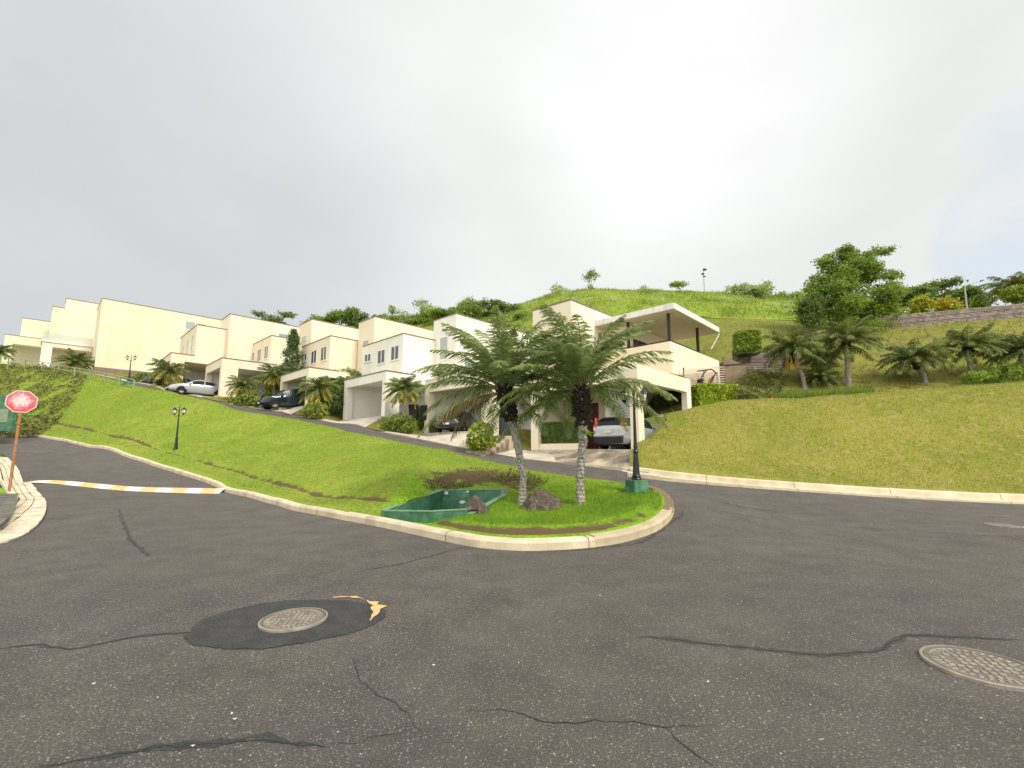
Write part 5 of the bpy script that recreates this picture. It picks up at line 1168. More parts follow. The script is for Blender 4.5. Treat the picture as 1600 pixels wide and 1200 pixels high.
wshrub('thin bright green shrub behind the timber wall at its left end', 1395, 498, 40.5, [(0, 0, .6, 1.2, .8, .7)], 150, ['leaf_bright', 'leaf_lime'], 10)
bush('leafy green weeds at the foot of the slope at the right edge', 'shrub', on(1568, 25.8), [(0, 0, .4, 1.2, .7, .6), (1.3, .2, .5, 1.0, .7, .7), (-1.4, 0, .25, .8, .6, .35)], 330, 8, .12, .09, ['leaf_bright', 'leaf_mid'], seed=12)

# --- ground cover that nobody could count
def groundcover(name, label_kind, polyline_pts, n, leaf, mats, lift, seed, hgt=.3, mixk=None):
    rng = np.random.default_rng(seed); poly = [(p[0], p[1]) for p in polyline_pts]; a = np.array(poly); lo, hi = a.min(0), a.max(0); pts_ = rng.uniform(lo, hi, (n * 3, 2)); pts_ = pts_[inpoly(pts_, poly)][:n]
    z = H(pts_) + lift + rng.uniform(0, 1, len(pts_)) ** 1.5 * hgt * (1 + .8 * wob(pts_, 1.3)); V, F = leafcloud(np.c_[pts_, z], leaf, rng, .3, .4)
    o = npmesh(name, V, F, mats, rng.choice(len(mats), len(pts_), p=mixk) if len(mats) > 1 else None); return tag(o, kind='stuff')
sc_poly = [CR[-1], P(0, 571, 50), P(60, 575, 47.5), P(115, 583, 46), P(135, 600, 42.5), P(120, 625, 38), P(95, 645, 34.5), P(60, 655, 33), P(0, 655, 34), Vector((-58, 41, 0))]
groundcover('ground_cover', 'x', sc_poly, 26000, .17, ['leaf_brown', 'leaf_mid', 'palm_dry'], .12, 3, .4, [.62, .24, .14])
groundcover('ground_cover', 'x', [P(1150, 632, 25.2), P(1150, 600, 28.5), P(1185, 585, 29.5), P(1225, 590, 28.5), P(1210, 628, 25.4)], 9000, .10, ['leaf_brown', 'leaf_mid', 'palm_dry'], .05, 4, .7, [.55, .3, .15])
def blades(name, key, dfun, size, mats, seed, nmax=400000, filt=None, wid=.16):
    """grass blades over a region of ground; dfun(points) gives blades per square metre"""
    rng = np.random.default_rng(seed); V, F = REG[key]; A, B, C_ = V[F[:, 0]], V[F[:, 1]], V[F[:, 2]]; cen_ = (A + B + C_) / 3
    ar_ = np.linalg.norm(np.cross(B - A, C_ - A), axis=1) / 2; ex = ar_ * dfun(cen_); cnt = rng.poisson(ex); idx = np.repeat(np.arange(len(F)), cnt)
    if len(idx) > nmax: idx = rng.choice(idx, nmax, False)
    u = rng.uniform(size=(len(idx), 2)); sw = u.sum(1) > 1; u[sw] = 1 - u[sw]; p = A[idx] + (B[idx] - A[idx]) * u[:, :1] + (C_[idx] - A[idx]) * u[:, 1:]
    if filt is not None: p = p[filt(p)]
    n = len(p); s = size(p) * rng.uniform(.5, 1.3, n); a = rng.uniform(0, 6.28, n); ln = rng.uniform(.1, .9, n); b = rng.uniform(0, 6.28, n)
    wv = np.c_[np.cos(a), np.sin(a), np.zeros(n)] * (s * wid)[:, None]; tip = np.c_[np.cos(b) * ln, np.sin(b) * ln, np.ones(n)] * s[:, None]; p[:, 2] -= .01
    VV = np.stack([p - wv / 2, p + wv / 2, p + tip], 1).reshape(-1, 3); o = npmesh(name, VV, np.arange(3 * n).reshape(-1, 3), mats, rng.choice(len(mats), n) if len(mats) > 1 else None)
    return tag(o, kind='stuff')
isl = lambda p: ss((13.5 - p[:, 1]) / 2) * ss((p[:, 0] + 3.2) / 1.2)
def dry_spots(p): return np.clip(1 - 1.3 * soil_bank(p[:, :2]) , .04, 1)
def isl_ok(p): return notbasin(p) & ((dline(p, kerbln) > .50) | (p[:, 0] > 3.2))
def notbasin(p): return ~inpoly(p, BASIN) & (dline(p, kerbln) > .27) & (dline(p, [BA[0] + Vector((-.4, .1, 0)), BA[0], BA[1], BA[1].lerp(BA[2], .3)]) > .3)
mat('x', (.1, .1, .1))
blades('grass', 'bank', lambda p: 1500 * isl(p) * dry_spots(p), lambda p: .085 * (.7 + .3 * dry_spots(p)), ['blade_lush'], 1, 140000, isl_ok, .12)
blades('grass', 'bank', lambda p: (1 - isl(p)) * 230 * (14 / np.maximum(p[:, 1], 10)) ** 1.2 * dry_spots(p), lambda p: .045 + .0022 * p[:, 1], ['blade_bank', 'blade_bank', 'blade_bank', 'blade_lush', 'blade_lawn', 'blade_straw', 'blade_dark'], 2, 300000, notbasin, .16)
blades('grass', 'lawn', lambda p: 260 * (16 / np.maximum(p[:, 1], 12)) ** 1.0, lambda p: .055 + .002 * p[:, 1], ['blade_lawn', 'blade_lawn', 'blade_bank', 'blade_straw', 'blade_dark'], 3, 220000, lambda p: dline(p, FE) > .4, .16)
blades('grass', 'hill', lambda p: 12 * np.clip((45 - p[:, 1]) / 10, .15, 1) * (np.hypot(p[:, 0], p[:, 1]) < 75), lambda p: .12 + .003 * p[:, 1], ['blade_hill', 'blade_lawn', 'leaf_brown'], 4, 120000, lambda p: (p[:, 1] > 12) & (dline(p, FE) > .7), .25)
blades('grass', 'upper', lambda p: 14.0 * (p[:, 1] < 95) * (np.abs(p[:, 0]) < 70), lambda p: .26 + .0 * p[:, 1], ['blade_upper'], 5, 120000, None, .3)
blades('grass', 'verge', lambda p: 260 * (np.hypot(p[:, 0], p[:, 1]) < 40), lambda p: .11 + 0 * p[:, 1], ['blade_lush'], 6, 60000, lambda p: (dline(p, LG) > .95) & ~inpoly(p, xy(pv)), .12)
rng = np.random.default_rng(12); cl_ = np.c_[rng.uniform(-10, 60, 260), rng.uniform(46, 74, 260)]; cl_ = cl_[inpoly(cl_, upper_poly)]; uu = np.repeat(cl_, 55, 0) + rng.normal(size=(len(cl_) * 55, 2)) * .55
z = H(uu); n = len(uu); a = rng.uniform(0, 6.28, n); b = rng.uniform(0, 6.28, n); s = rng.uniform(.15, .55, n); p = np.c_[uu, z + .2]; wv = np.c_[np.cos(a), np.sin(a), 0 * a] * .05; tip = np.c_[np.cos(b) * .5, np.sin(b) * .5, np.ones(n)] * s[:, None]
o = npmesh('grass', np.stack([p - wv, p + wv, p + tip], 1).reshape(-1, 3), np.arange(3 * n).reshape(-1, 3), ['blade_upper', 'leaf_mid', 'leaf_pale'], np.repeat(rng.choice(3, len(cl_), p=[.5, .3, .2]), 55)); tag(o, kind='stuff')
# long grass strip behind the lawn crest
st_ = [P(1206, 630, 24.9), P(1362, 621, 24.9), P(1362, 600, 26.6), P(1230, 605, 26.6)]
rng = np.random.default_rng(2); q = np.array([(p.x, p.y) for p in st_]); uu = rng.uniform(q.min(0), q.max(0), (9000, 2)); uu = uu[inpoly(uu, q)]; z = H(uu); n = len(uu); a = rng.uniform(0, 6.28, n); b = rng.uniform(0, 6.28, n); s = rng.uniform(.25, .6, n)
p = np.c_[uu, z]; wv = np.c_[np.cos(a), np.sin(a), 0 * a] * .03; tip = np.c_[np.cos(b) * .35, np.sin(b) * .35, np.ones(n)] * s[:, None]
o = npmesh('grass', np.stack([p - wv, p + wv, p + tip], 1).reshape(-1, 3), np.arange(3 * n).reshape(-1, 3), ['blade_hill', 'leaf_bright'], rng.choice(2, n)); tag(o, kind='stuff')
# weeds and torn turf over the eroded patches
for k, (p, r_) in enumerate(soil_blobs[:3]):
    groundcover('ground_cover', 'x', [(p.x + r_ * math.cos(t * .7) * 1.1, p.y + r_ * .7 * math.sin(t * .7)) for t in range(9)], 1600 if r_ > .6 else 600, .05, ['palm_dry', 'leaf_brown', 'leaf_dark'], .15, 30 + k, .12, [.4, .35, .25])

# ================================================================== STREET FURNITURE AND SMALL THINGS
def lamp_post(label, x, y, z, H_, plinth=None, rz=0.0, only=2):
    root = empty('lamp_post', (x, y, z), label, 'lamp post', 'black twin-lantern lamp posts', rz); z0 = 0
    if plinth:
        mb = MB(); w, w2, ph = plinth; z0 = ph
        mb.hexa([(-w, -w, -.3), (w, -w, -.3), (w, w, -.3), (-w, w, -.3), (-w2, -w2, ph), (w2, -w2, ph), (w2, w2, ph), (-w2, w2, ph)], 'green_paint'); mb.build('plinth', root, bevel=.015)
    mb = MB(); k = H_ / 2.5
    mb.lathe((0, 0, z0), [(.135, 0), (.135, .03), (.115, .06), (.12, .10), (.10, .13), (.092, .18), (.066, .62), (.058, .70), (.075, .73), (.075, .76), (.052, .80), (.05, .86), (.062, .88), (.05, .92), (.045, 1.0), (.026, H_ * .93), (.04, H_ * .935), (.04, H_ * .95), (.02, H_ * .955), (.016, H_ * 1.0), (.03, H_ * 1.01), (.0, H_ * 1.03)], 'lamp_black', 16)
    mb.build('pole', root, smooth=False)
    zt = z0 + H_ * .88
    mb = MB()
    for s in (-1, 1):
        pts_ = [(0, 0, zt - .10)] + [(s * .30 * t, 0, zt - .10 - .09 * math.sin(math.pi * t)) for t in (.25, .5, .75)] + [(s * .30, 0, zt - .06)]; mb.tube(pts_, .013, 'lamp_black', 6)
    mb.build('arm', root)
    for s in (-1, 1):
        mb = MB(); c = (s * .30, 0, zt - .06); mb.lathe(c, [(.012, -.05), (.03, -.02), (.055, 0), (.075, .03), (.085, .05)], 'lamp_black', 10); mb.lathe(c, [(.13, .24), (.12, .27), (.06, .33), (.02, .36), (.012, .42), (0, .43)], 'lamp_black', 10)
        for q in range(6):
            a = q * math.pi / 3; mb.tube([(c[0] + .085 * math.cos(a), .085 * math.sin(a), c[2] + .05), (c[0] + .122 * math.cos(a), .122 * math.sin(a), c[2] + .245)], .008, 'lamp_black', 4)
        lo = mb.build('lantern', root); mb = MB(); mb.lathe(c, [(.075, .05), (.11, .235)], 'lamp_glass', 10); mb.build('lantern_glass', lo)
    return root
p = P(995, 764, 12.2); lamp_post('large black lamp post on a green plinth at the corner of the island', p.x, p.y, p.z, 2.45, (.25, .21, .24), R(20))
p = P(273, 719, 24.9); z = hz(p.x, p.y + .1); lamp_post('black twin-lantern lamp post on the grass bank behind the left road kerb', p.x, p.y, z + .1, 2.45, (.18, .16, .06), R(-10))
p = P(200, 607, 39.6); lamp_post('distant twin-lantern lamp post on a green plinth before the huge blank wall', p.x, p.y, hz(p.x, p.y) + .12, 2.3, (.33, .28, .45), R(10))

# stop sign: faded octagon on a rusty post
p = P(13, 777, 14.0); zb = hz(p.x, p.y) + .13; tp_ = P(37, 627, 13.9); root = empty('stop_sign', (p.x, p.y, zb), 'faded pink octagonal stop sign on a rusty post by the left kerb', 'road sign')
hgt = tp_.z - zb; mb = MB(); mb.tube([(0, 0, -.3), (.02, 0, hgt + .2)], [.038, .034], 'rust', 8); mb.build('post', root)
m = mat('sign_face', (.72, .20, .22), .5, .1, 6); t_ = m.node_tree; n_ = t_.nodes; l_ = t_.links; pr_ = n_['Principled BSDF']
tcn = n_.new('ShaderNodeTexCoord'); sx = n_.new('ShaderNodeSeparateXYZ'); l_.new(tcn.outputs['Object'], sx.inputs[0])
ns = n_.new('ShaderNodeTexNoise'); ns.inputs['Scale'].default_value = 16; ns.inputs['Detail'].default_value = 6; ns.inputs['Roughness'].default_value = .7; l_.new(tcn.outputs['Object'], ns.inputs[0])
ln = n_.new('ShaderNodeVectorMath'); ln.operation = 'DISTANCE'; l_.new(tcn.outputs['Object'], ln.inputs[0]); ln.inputs[1].default_value = (0, 0, hgt + .02)
mr_ = n_.new('ShaderNodeMapRange'); l_.new(ln.outputs['Value'], mr_.inputs[0]); mr_.inputs[1].default_value = .10; mr_.inputs[2].default_value = .36; mr_.inputs[3].default_value = .22; mr_.inputs[4].default_value = -.22
ad = n_.new('ShaderNodeMath'); ad.operation = 'ADD'; l_.new(mr_.outputs[0], ad.inputs[0]); l_.new(ns.outputs[0], ad.inputs[1])
m2 = n_.new('ShaderNodeMapRange'); l_.new(ad.outputs[0], m2.inputs[0]); m2.inputs[1].default_value = .44; m2.inputs[2].default_value = .70
gz = n_.new('ShaderNodeMapRange'); l_.new(sx.outputs[2], gz.inputs[0]); gz.inputs[1].default_value = hgt - .3; gz.inputs[2].default_value = hgt + .3
c1 = n_.new('ShaderNodeMix'); c1.data_type = 'RGBA'; l_.new(gz.outputs[0], c1.inputs[0]); c1.inputs[6].default_value = (.62, .07, .09, 1); c1.inputs[7].default_value = (.50, .15, .22, 1)
c2 = n_.new('ShaderNodeMix'); c2.data_type = 'RGBA'; l_.new(m2.outputs[0], c2.inputs[0]); l_.new(c1.outputs[2], c2.inputs[6]); c2.inputs[7].default_value = (.72, .58, .56, 1); l_.new(c2.outputs[2], pr_.inputs['Base Color'])
face = Vector((-p.x, -p.y, 0)).normalized(); face = (face + Vector((0, -.12, 0))).normalized(); sd_ = Vector((-face.y, face.x, 0))
def octo(r_, d0, d1, m_, name, par):
    mb = MB(); v = []
    for d in (d0, d1):
        for k in range(8):
            a = R(22.5 + 45 * k - 2); q = sd_ * (r_ * math.cos(a)) + Vector((0, 0, r_ * math.sin(a))) + face * d + Vector((.02, 0, hgt)); v.append(q)
    mb.add(v, [tuple(reversed(range(8))), tuple(range(8, 16))] + [(i, (i + 1) % 8, 8 + (i + 1) % 8, 8 + i) for i in range(8)], m_); return mb.build(name, par)
mat('sign_rim', (.74, .52, .46), .6, .1, 5)
pl_ = octo(.372, .036, .040, 'sign_rim', 'sign_plate', root); octo(.342, .0405, .042, 'sign_face', 'sign_face', pl_)

# speed bump, painted
bL, bR = BL, BR
n = 12; prof = [(-.62, .0), (-.42, .05), (-.2, .085), (0, .095), (.2, .085), (.42, .05), (.62, .0)]; root = None; mb = MB(); base_ = Vector(((bL + bR) / 2)); d = (bR - bL); d.z = 0; Lb = d.length; d.normalize(); nn = Vector((-d.y, d.x, 0))
zz = lambda q: hz(q.x, q.y)
sk = .36; NS = 96; bounds = [0, .085, .135]
stripes = []
for i in range(NS):
    for j in range(len(prof) - 1):
        q = []
        for (ii, jj) in ((i, j), (i + 1, j), (i + 1, j + 1), (i, j + 1)):
            o_, h_ = prof[jj]; c = bL + d * (Lb * ii / NS); v = Vector((c.x, c.y, 0)) + nn * o_ * .62; q.append(Vector((v.x, v.y, zz(v) + h_ + .006)))
        u = i / NS + (prof[j][0] * .028); k = int((u + .035) * 13.2) % 2
        mb.add(q, [(0, 1, 2, 3)], 'paint_yellow' if k == 0 else 'paint_white')
tag(mb.build('speed_bump', org=tuple(base_)), 'speed bump across the left road with slanted yellow and white stripes', 'speed bump')

# manhole covers: frame ring, plate, raised pattern
def manhole(label, px, py, Dm, seed, rot=0.0, m='iron'):
    c = Pz(px, py, 0); c.z = hz(c.x, c.y) + .012; root = empty('manhole_cover', tuple(c), label, 'manhole cover', 'round iron manhole covers in the road', rot); R_ = Dm / 2
    mb = MB(); mb.lathe((0, 0, 0), [(R_, -.02), (R_, .012), (R_ * .945, .016), (R_ * .94, .0)], m, 48); mb.build('frame', root)
    mb = MB(); mb.lathe((0, 0, 0), [(R_ * .925, -.01), (R_ * .925, .012), (R_ * .90, .012), (R_ * .895, .006), (0.001, .006)], 'iron_dark', 48); pl = mb.build('lid', root)
    rng = np.random.default_rng(seed); mb = MB()
    for rr, n_, l in ((.83, 1, 0), (.74, 34, .035)):
        if n_ == 1: mb.lathe((0, 0, .003), [(R_ * .84, 0), (R_ * .84, .008), (R_ * .815, .008), (R_ * .815, .001)], m, 48)
        else:
            for q in range(n_):
                a = 2 * math.pi * q / n_; w_ = l * R_ * .9; h_ = .06 * R_
                mb.box(-w_, w_, -h_, h_, .005, .013, m, T=lambda x, y, z: (R_ * rr * math.cos(a) - x * math.sin(a) + y * math.cos(a), R_ * rr * math.sin(a) + x * math.cos(a) + y * math.sin(a), z))
    for iy in range(-3, 4):
        for ix in range(-4, 5):
            x, y = ix * .145 * R_, iy * .19 * R_
            if math.hypot(x, y) < R_ * .62 and rng.uniform() < .85: w_ = R_ * rng.uniform(.035, .06); mb.box(x - w_, x + w_, y - R_ * .06, y + R_ * .06, .005, .012, m)
    mb.build('raised_pattern', pl); return root
manhole('brownish manhole cover in the middle of the round dark asphalt patch', 459, 971, .62, 1, R(10))
manhole('large grey manhole cover with raised pattern at the lower right edge', 1535, 1044, .72, 2, R(-20))
manhole('far manhole cover near the right kerb', 1568, 820.5, .62, 3)

# rocks on the island
def rock(label, px, py, Y, sx, sy, sz, seed, dz=0, peak=1.0):
    c = P(px, py, Y); z = hz(c.x, c.y) + .15; import bmesh
    bm = bmesh.new(); bmesh.ops.create_icosphere(bm, subdivisions=4, radius=1); rng = np.random.default_rng(seed); dirs = rng.normal(size=(16, 3)); dirs /= np.linalg.norm(dirs, axis=1)[:, None]; off = rng.uniform(.62, .95, 16)
    for v in bm.verts:
        n_ = np.array(v.co.normalized()); r_ = 1.0
        for dd, oo in zip(dirs, off):
            q = float(n_ @ dd)
            if q > .05: r_ = min(r_, oo / q)
        x, y, z_ = n_ * r_; pk = 1 - .38 * max(0, z_) * peak; jit_ = 1 + .02 * math.sin(9 * x + seed) * math.cos(11 * y) + .015 * math.sin(23 * z_ + 17 * x)
        v.co = Vector((x * sx * pk, y * sy * pk, max(-.3, z_) * sz)) * jit_
    me = bpy.data.meshes.new('rock'); bm.to_mesh(me); bm.free(); me.materials.append(M['rock']); o = bpy.data.objects.new('rock', me); COL.objects.link(o); o.location = (c.x, c.y, z + dz)
    return tag(o, label, 'rock', 'dark rocks on the island')
rock('small pointed dark rock beside the green drain basin', 742, 800, 10.4, .46, .38, .62, 5, -.05, 1.5)
rock('larger broad dark rock between the two island palms', 850, 793, 10.9, .86, .55, .70, 8, -.04, .7)

# green painted drain basin cut into the bank
g0 = empty('drain_basin', tuple(P(690, 800, 10.8)), 'green painted concrete drain basin sunk into the bank behind the kerb', 'drain basin')
def prism(name, quads_bottom, quads_top, m, par, bevel=.0):
    mb = MB(); mb.hexa(list(quads_bottom) + list(quads_top), m); return mb.build(name, par, org=tuple(par.location), bevel=bevel)
def wall(name, p0, p1, t, zb, m, cap='green_light', side=1):
    """upright wall between two top points, thickness t to the far side"""
    d = (p1 - p0); d.z = 0; d.normalize(); n_ = Vector((-d.y, d.x, 0)) * t * side
    T = [p0, p1, p1 + n_, p0 + n_]; cm = MB(); e_ = n_ * .08; cm.hexa([p0 - e_ + Vector((0, 0, .001)), p1 - e_ + Vector((0, 0, .001)), p1 + n_ + e_ + Vector((0, 0, .001)), p0 + n_ + e_ + Vector((0, 0, .001)), p0 - e_ + Vector((0, 0, .022)), p1 - e_ + Vector((0, 0, .022)), p1 + n_ + e_ + Vector((0, 0, .022)), p0 + n_ + e_ + Vector((0, 0, .022))], cap); cm.build('wall_cap', g0, org=tuple(g0.location)); B = [Vector((q.x, q.y, zb)) for q in T]; return prism(name, B, T, m, g0, .008)
A1 = P(600, 799, 10.95); A2 = P(672, 800, 10.15); A3 = P(728, 797, 9.95)      # front wall top: left end, bend, right end
B1 = P(692, 766.5, 13.0); B2 = P(790, 765, 12.6)                                # back wall top
wall('front_wall', A1, A2, .13, -.4, 'green_paint'); wall('front_wall', A2, A3, .13, -.4, 'green_paint')
wall('back_wall', B1 - (B2 - B1) * .06, B2, .15, -.4, 'green_paint'); wall('side_wall', A1 + Vector((0, .1, -.0)), B1, .14, -.4, 'green_paint'); wall('side_wall', A3 + Vector((0, 0, -.1)), B2 + Vector((0, 0, -.1)), .12, -.4, 'green_paint', side=-1)
F1 = [Vector((q.x, q.y, -.18)) for q in (A1, A2, A3 + Vector((.3, -.1, 0)), B2 + Vector((.2, .1, 0)), B1 + Vector((0, .1, 0)))]
mb = MB(); mb.add([A1 + Vector((.1, .18, -.14)), A2 + Vector((0, .18, -.02)), A3 + Vector((.2, .18, -.02)), A3 + Vector((.5, .55, -.06)), A2 + Vector((0, .6, -.06)), A1 + Vector((.45, .45, -.10))], [(0, 1, 4, 5), (1, 2, 3, 4)], 'green_paint'); mb.build('ledge', g0, org=tuple(g0.location))
mb = MB(); mb.add(F1, [(0, 1, 2, 3, 4)], 'green_paint'); mb.build('basin_floor', g0, org=tuple(g0.location))
mb = MB(); mb.add([B2 + Vector((-.12, -.004, -.16)), B2 + Vector((-.02, -.004, -.2)), B2 + Vector((.12, -.01, -.02)), B2 + Vector((.1, .0, .02)), B2 + Vector((-.14, -.004, .005))], [(0, 1, 2, 3, 4)], 'conc_stain'); mb.build('broken_corner', g0, org=tuple(g0.location))
rng = np.random.default_rng(4); mb = MB(); bn = (B2 - B1).normalized(); fn = Vector((bn.y, -bn.x, 0))
for (u, dz_, s) in ((.32, -.30, .10), (.40, -.02, .05), (.06, -.05, .09), (.45, -.33, .03)):
    c = B1 + (B2 - B1) * u + Vector((0, 0, dz_ - .02)) + fn * .012; v = [c + bn * (s * math.cos(t * .9) * rng.uniform(.5, 1)) + Vector((0, 0, s * .7 * math.sin(t * .9) * rng.uniform(.5, 1))) for t in range(7)]; mb.add(v, [tuple(range(7))], 'paint_white')
mb.build('flaked_paint', g0, org=tuple(g0.location))

# green enclosure at the far left beside the road
e0 = P(0, 640, 31.5); root = empty('utility_enclosure', (e0.x, e0.y, P(0, 660, 31.5).z), 'green painted utility enclosure with pale slatted doors at the left edge', 'enclosure')
zt_ = P(0, 617, 31.5).z - root.location.z; xr = PX(22, 31.5, 4.5) - e0.x
mb = MB(); mb.box(-4, xr, 0, .2, -.6, zt_, 'green_paint');
if False: mb.hexa([(xr, 0, -.6), (xr + .02, .8, -.6), (xr - .2, .8, -.6), (xr - .2, 0, -.6), (xr, 0, zt_), (xr + .02, .8, zt_ - .3), (xr - .2, .8, zt_ - .3), (xr - .2, 0, zt_)], 'green_paint')
mb.build('wall', root)
for k in range(3):
    mb = MB(); x1 = xr - .38 - k * .62; mb.box(x1 - .56, x1, -.04, -.002, -.0, .92, 'green_panel')
    for j in range(6): mb.box(x1 - .53 + j * .09, x1 - .50 + j * .09, -.055, -.041, .05, .87, 'rail_green')
    mb.build('door_panel', root)

# green pipe railing along the upper road
rp_ = [P(-30, 573, 50.2), P(0, 572, 48.6), P(14, 573, 47.6), P(40, 575, 46.6), P(67, 578, 45.4), P(93, 582, 44), P(118, 585.5, 42.7), P(142, 589, 41.4), P(165, 593, 40.2), P(188, 599, 39.0), P(210, 603, 38.0)]
tops = [(-30, 553), (0, 557), (14, 558.5), (40, 562), (67, 566), (93, 571), (118, 575), (142, 579), (165, 583.5), (188, 588.5), (210, 593.5)]
root = empty('railing', tuple(rp_[5]), 'pale green metal railing with two rails along the crest of the left bank', 'railing'); o0 = Vector(rp_[5]); tt = [P(a, b, q.y) for (a, b), q in zip(tops, rp_)]
mb = MB(); mb.tube([tuple(t - o0) for t in tt], .04, 'rail_green', 6); mb.build('rail', root); mb = MB(); mb.tube([tuple(t.lerp(q, .52) - o0) for t, q in zip(tt, rp_)], .035, 'rail_green', 6); mb.build('rail', root)
for i, (t, q) in enumerate(zip(tt, rp_)):
    mb = MB(); w_ = .07 if i == 6 else .045; b_ = q - o0 - Vector((0, 0, .8)); mb.box(t.x - o0.x - w_, t.x - o0.x + w_, t.y - o0.y - w_, t.y - o0.y + w_, b_.z, t.z - o0.z, 'rail_green'); mb.build('post', root)

# timber wall on the right, and the crib wall and slat screen beside the balcony house
def slatwall(label, p0, p1, h0, h1, n, name='timber_wall', depth=.25, gap=.28, m='timber'):
    """p0,p1 bottom points; h0,h1 heights at each end; n courses"""
    root = empty(name, tuple(p0), label, 'wall'); d = p1 - p0; dn = Vector((d.x, d.y, 0)).normalized(); nn_ = Vector((dn.y, -dn.x, 0)); rng = np.random.default_rng(n)
    mb = MB()
    for i in range(n):
        f0, f1 = i / n, (i + 1 - gap) / n; j = rng.uniform(-.02, .02)
        c = []
        for f in (f0, f1):
            c.append([nn_ * (.0 + j), d + nn_ * (.0 + j), d - nn_ * depth, -nn_ * depth])
        b = [c[0][0] + Vector((0, 0, h0 * f0)), c[0][1] + Vector((0, 0, h1 * f0)), c[0][2] + Vector((0, 0, h1 * f0)), c[0][3] + Vector((0, 0, h0 * f0))]
        t = [c[1][0] + Vector((0, 0, h0 * f1)), c[1][1] + Vector((0, 0, h1 * f1)), c[1][2] + Vector((0, 0, h1 * f1)), c[1][3] + Vector((0, 0, h0 * f1))]
        mb.hexa(b + t, m)
    mb.build('slats', root); mb = MB(); e = .06
    mb.hexa([-nn_ * e + Vector((0, 0, -1.5)), d - nn_ * e + Vector((0, 0, -1.5)), d - nn_ * (depth * .9) + Vector((0, 0, -1.5)), -nn_ * (depth * .9) + Vector((0, 0, -1.5)),
             -nn_ * e + Vector((0, 0, h0 * .97)), d - nn_ * e + Vector((0, 0, h1 * .97)), d - nn_ * (depth * .9) + Vector((0, 0, h1 * .97)), -nn_ * (depth * .9) + Vector((0, 0, h0 * .97))], 'timber_dark'); mb.build('core', root); return root
q0 = P(1372, 519, 36.5); q1 = P(1640, 497, 34.5); slatwall('long greyish brown timber wall across the top of the right slope', q0, q1, P(1372, 495, 36.5).z - q0.z, P(1640, 470, 34.5).z - q1.z, 11, gap=.2)
q0 = P(1148, 566, 30.6); q1 = P(1260, 566, 31); slatwall('upper tier of the timber crib wall, below the dense dark bush', q0, q1, P(1148, 546, 30.6).z - q0.z, P(1260, 548, 31).z - q1.z, 9, 'crib_wall')
q0 = P(1128, 606, 30.2); q1 = P(1232, 606, 30.0); slatwall('lower tier of the timber crib wall, behind the brown scrub', q0, q1, P(1128, 566, 30.2).z - q0.z, P(1232, 566, 30).z - q1.z, 15, 'crib_wall')
root = empty('retaining_wall', tuple(P(1131, 606, 29.9)), 'plain brown retaining wall between the balcony house and the timber crib wall', 'wall'); o0 = root.location
mb = MB(); v = [P(1131, 612, 29.8), P(1166, 612, 29.8), P(1166, 568, 29.8), P(1152, 566, 29.8), P(1131, 556, 29.8)]; v2 = [q + Vector((.1, .4, 0)) for q in v]
mb.add([q - o0 for q in v + v2], [(0, 1, 2, 3, 4), (9, 8, 7, 6, 5)] + [(i, 5 + i, 5 + (i + 1) % 5, (i + 1) % 5) for i in range(5)], 'brown_wall'); mb.build('wall', root)
mb = MB(); mb.add([P(1131, 570, 29.77) - o0, P(1166, 567, 29.77) - o0, P(1166, 569, 29.77) - o0, P(1131, 572, 29.77) - o0], [(0, 1, 2, 3)], 'timber_dark'); mb.build('joint', root)
mat('slat', (.60, .50, .40), .8, .15, 4)
q0 = P(1070, 604, 24.5); q1 = P(1133, 604, 28.9); dd_ = q1 - q0; root = empty('slat_screen', tuple(q0), 'open horizontal slat screen in front of the balcony house side wall', 'screen'); hh0 = P(1070, 577, 24.5).z - q0.z; hh1 = P(1133, 570, 28.9).z - q1.z; mb = MB()
for i in range(9):
    f = i / 9; a = Vector((0, 0, hh0 * f)); b = dd_ + Vector((0, 0, hh1 * f)); up_ = Vector((0, 0, .06)); th = Vector((.02, -.03, 0)); mb.hexa([a, b, b - th, a - th, a + up_, b + up_, b - th + up_, a - th + up_], 'slat')
mb.build('slats', root); mb = MB()
for f in (0, .45, .8, 1): c = dd_ * f; mb.box(c.x - .03, c.x + .03, c.y + .03, c.y + .09, -.5, hh0 + (hh1 - hh0) * f + .1, 'timber_dark')
mb.build('posts', root)
# exercise machine frame behind the hedge
q0 = P(1092, 604, 25.6); o0 = q0; root = empty('swing_seat', tuple(q0), 'dark metal garden swing seat frame in front of the slat screen', 'garden seat'); mb = MB()
def pr(a, b): return tuple(P(a, b, 25.6) - o0)
mb.tube([pr(1091, 603), pr(1098, 586), pr(1104, 578), pr(1112, 577), pr(1119, 583)], .035, 'darksteel', 6); mb.tube([pr(1119, 582), pr(1112, 594), pr(1106, 603)], .035, 'darksteel', 6); mb.tube([pr(1090, 580), pr(1104, 578)], .04, 'darksteel', 6); mb.build('frame', root)
mb = MB(); v = [P(1092, 592, 25.65) - o0, P(1099, 592, 25.65) - o0, P(1099, 604, 25.65) - o0, P(1091, 604, 25.65) - o0]; v2 = [q + Vector((0, .25, 0)) for q in v]; mb.hexa(v + v2, 'trim_black'); mb.build('seat', root)
mb = MB(); v = [P(1108, 592, 25.65) - o0, P(1117, 585, 25.65) - o0, P(1115, 598, 25.65) - o0, P(1106, 602, 25.65) - o0]; v2 = [q + Vector((0, .08, 0)) for q in v]; mb.hexa(v + v2, 'rust'); mb.build('backrest', root)

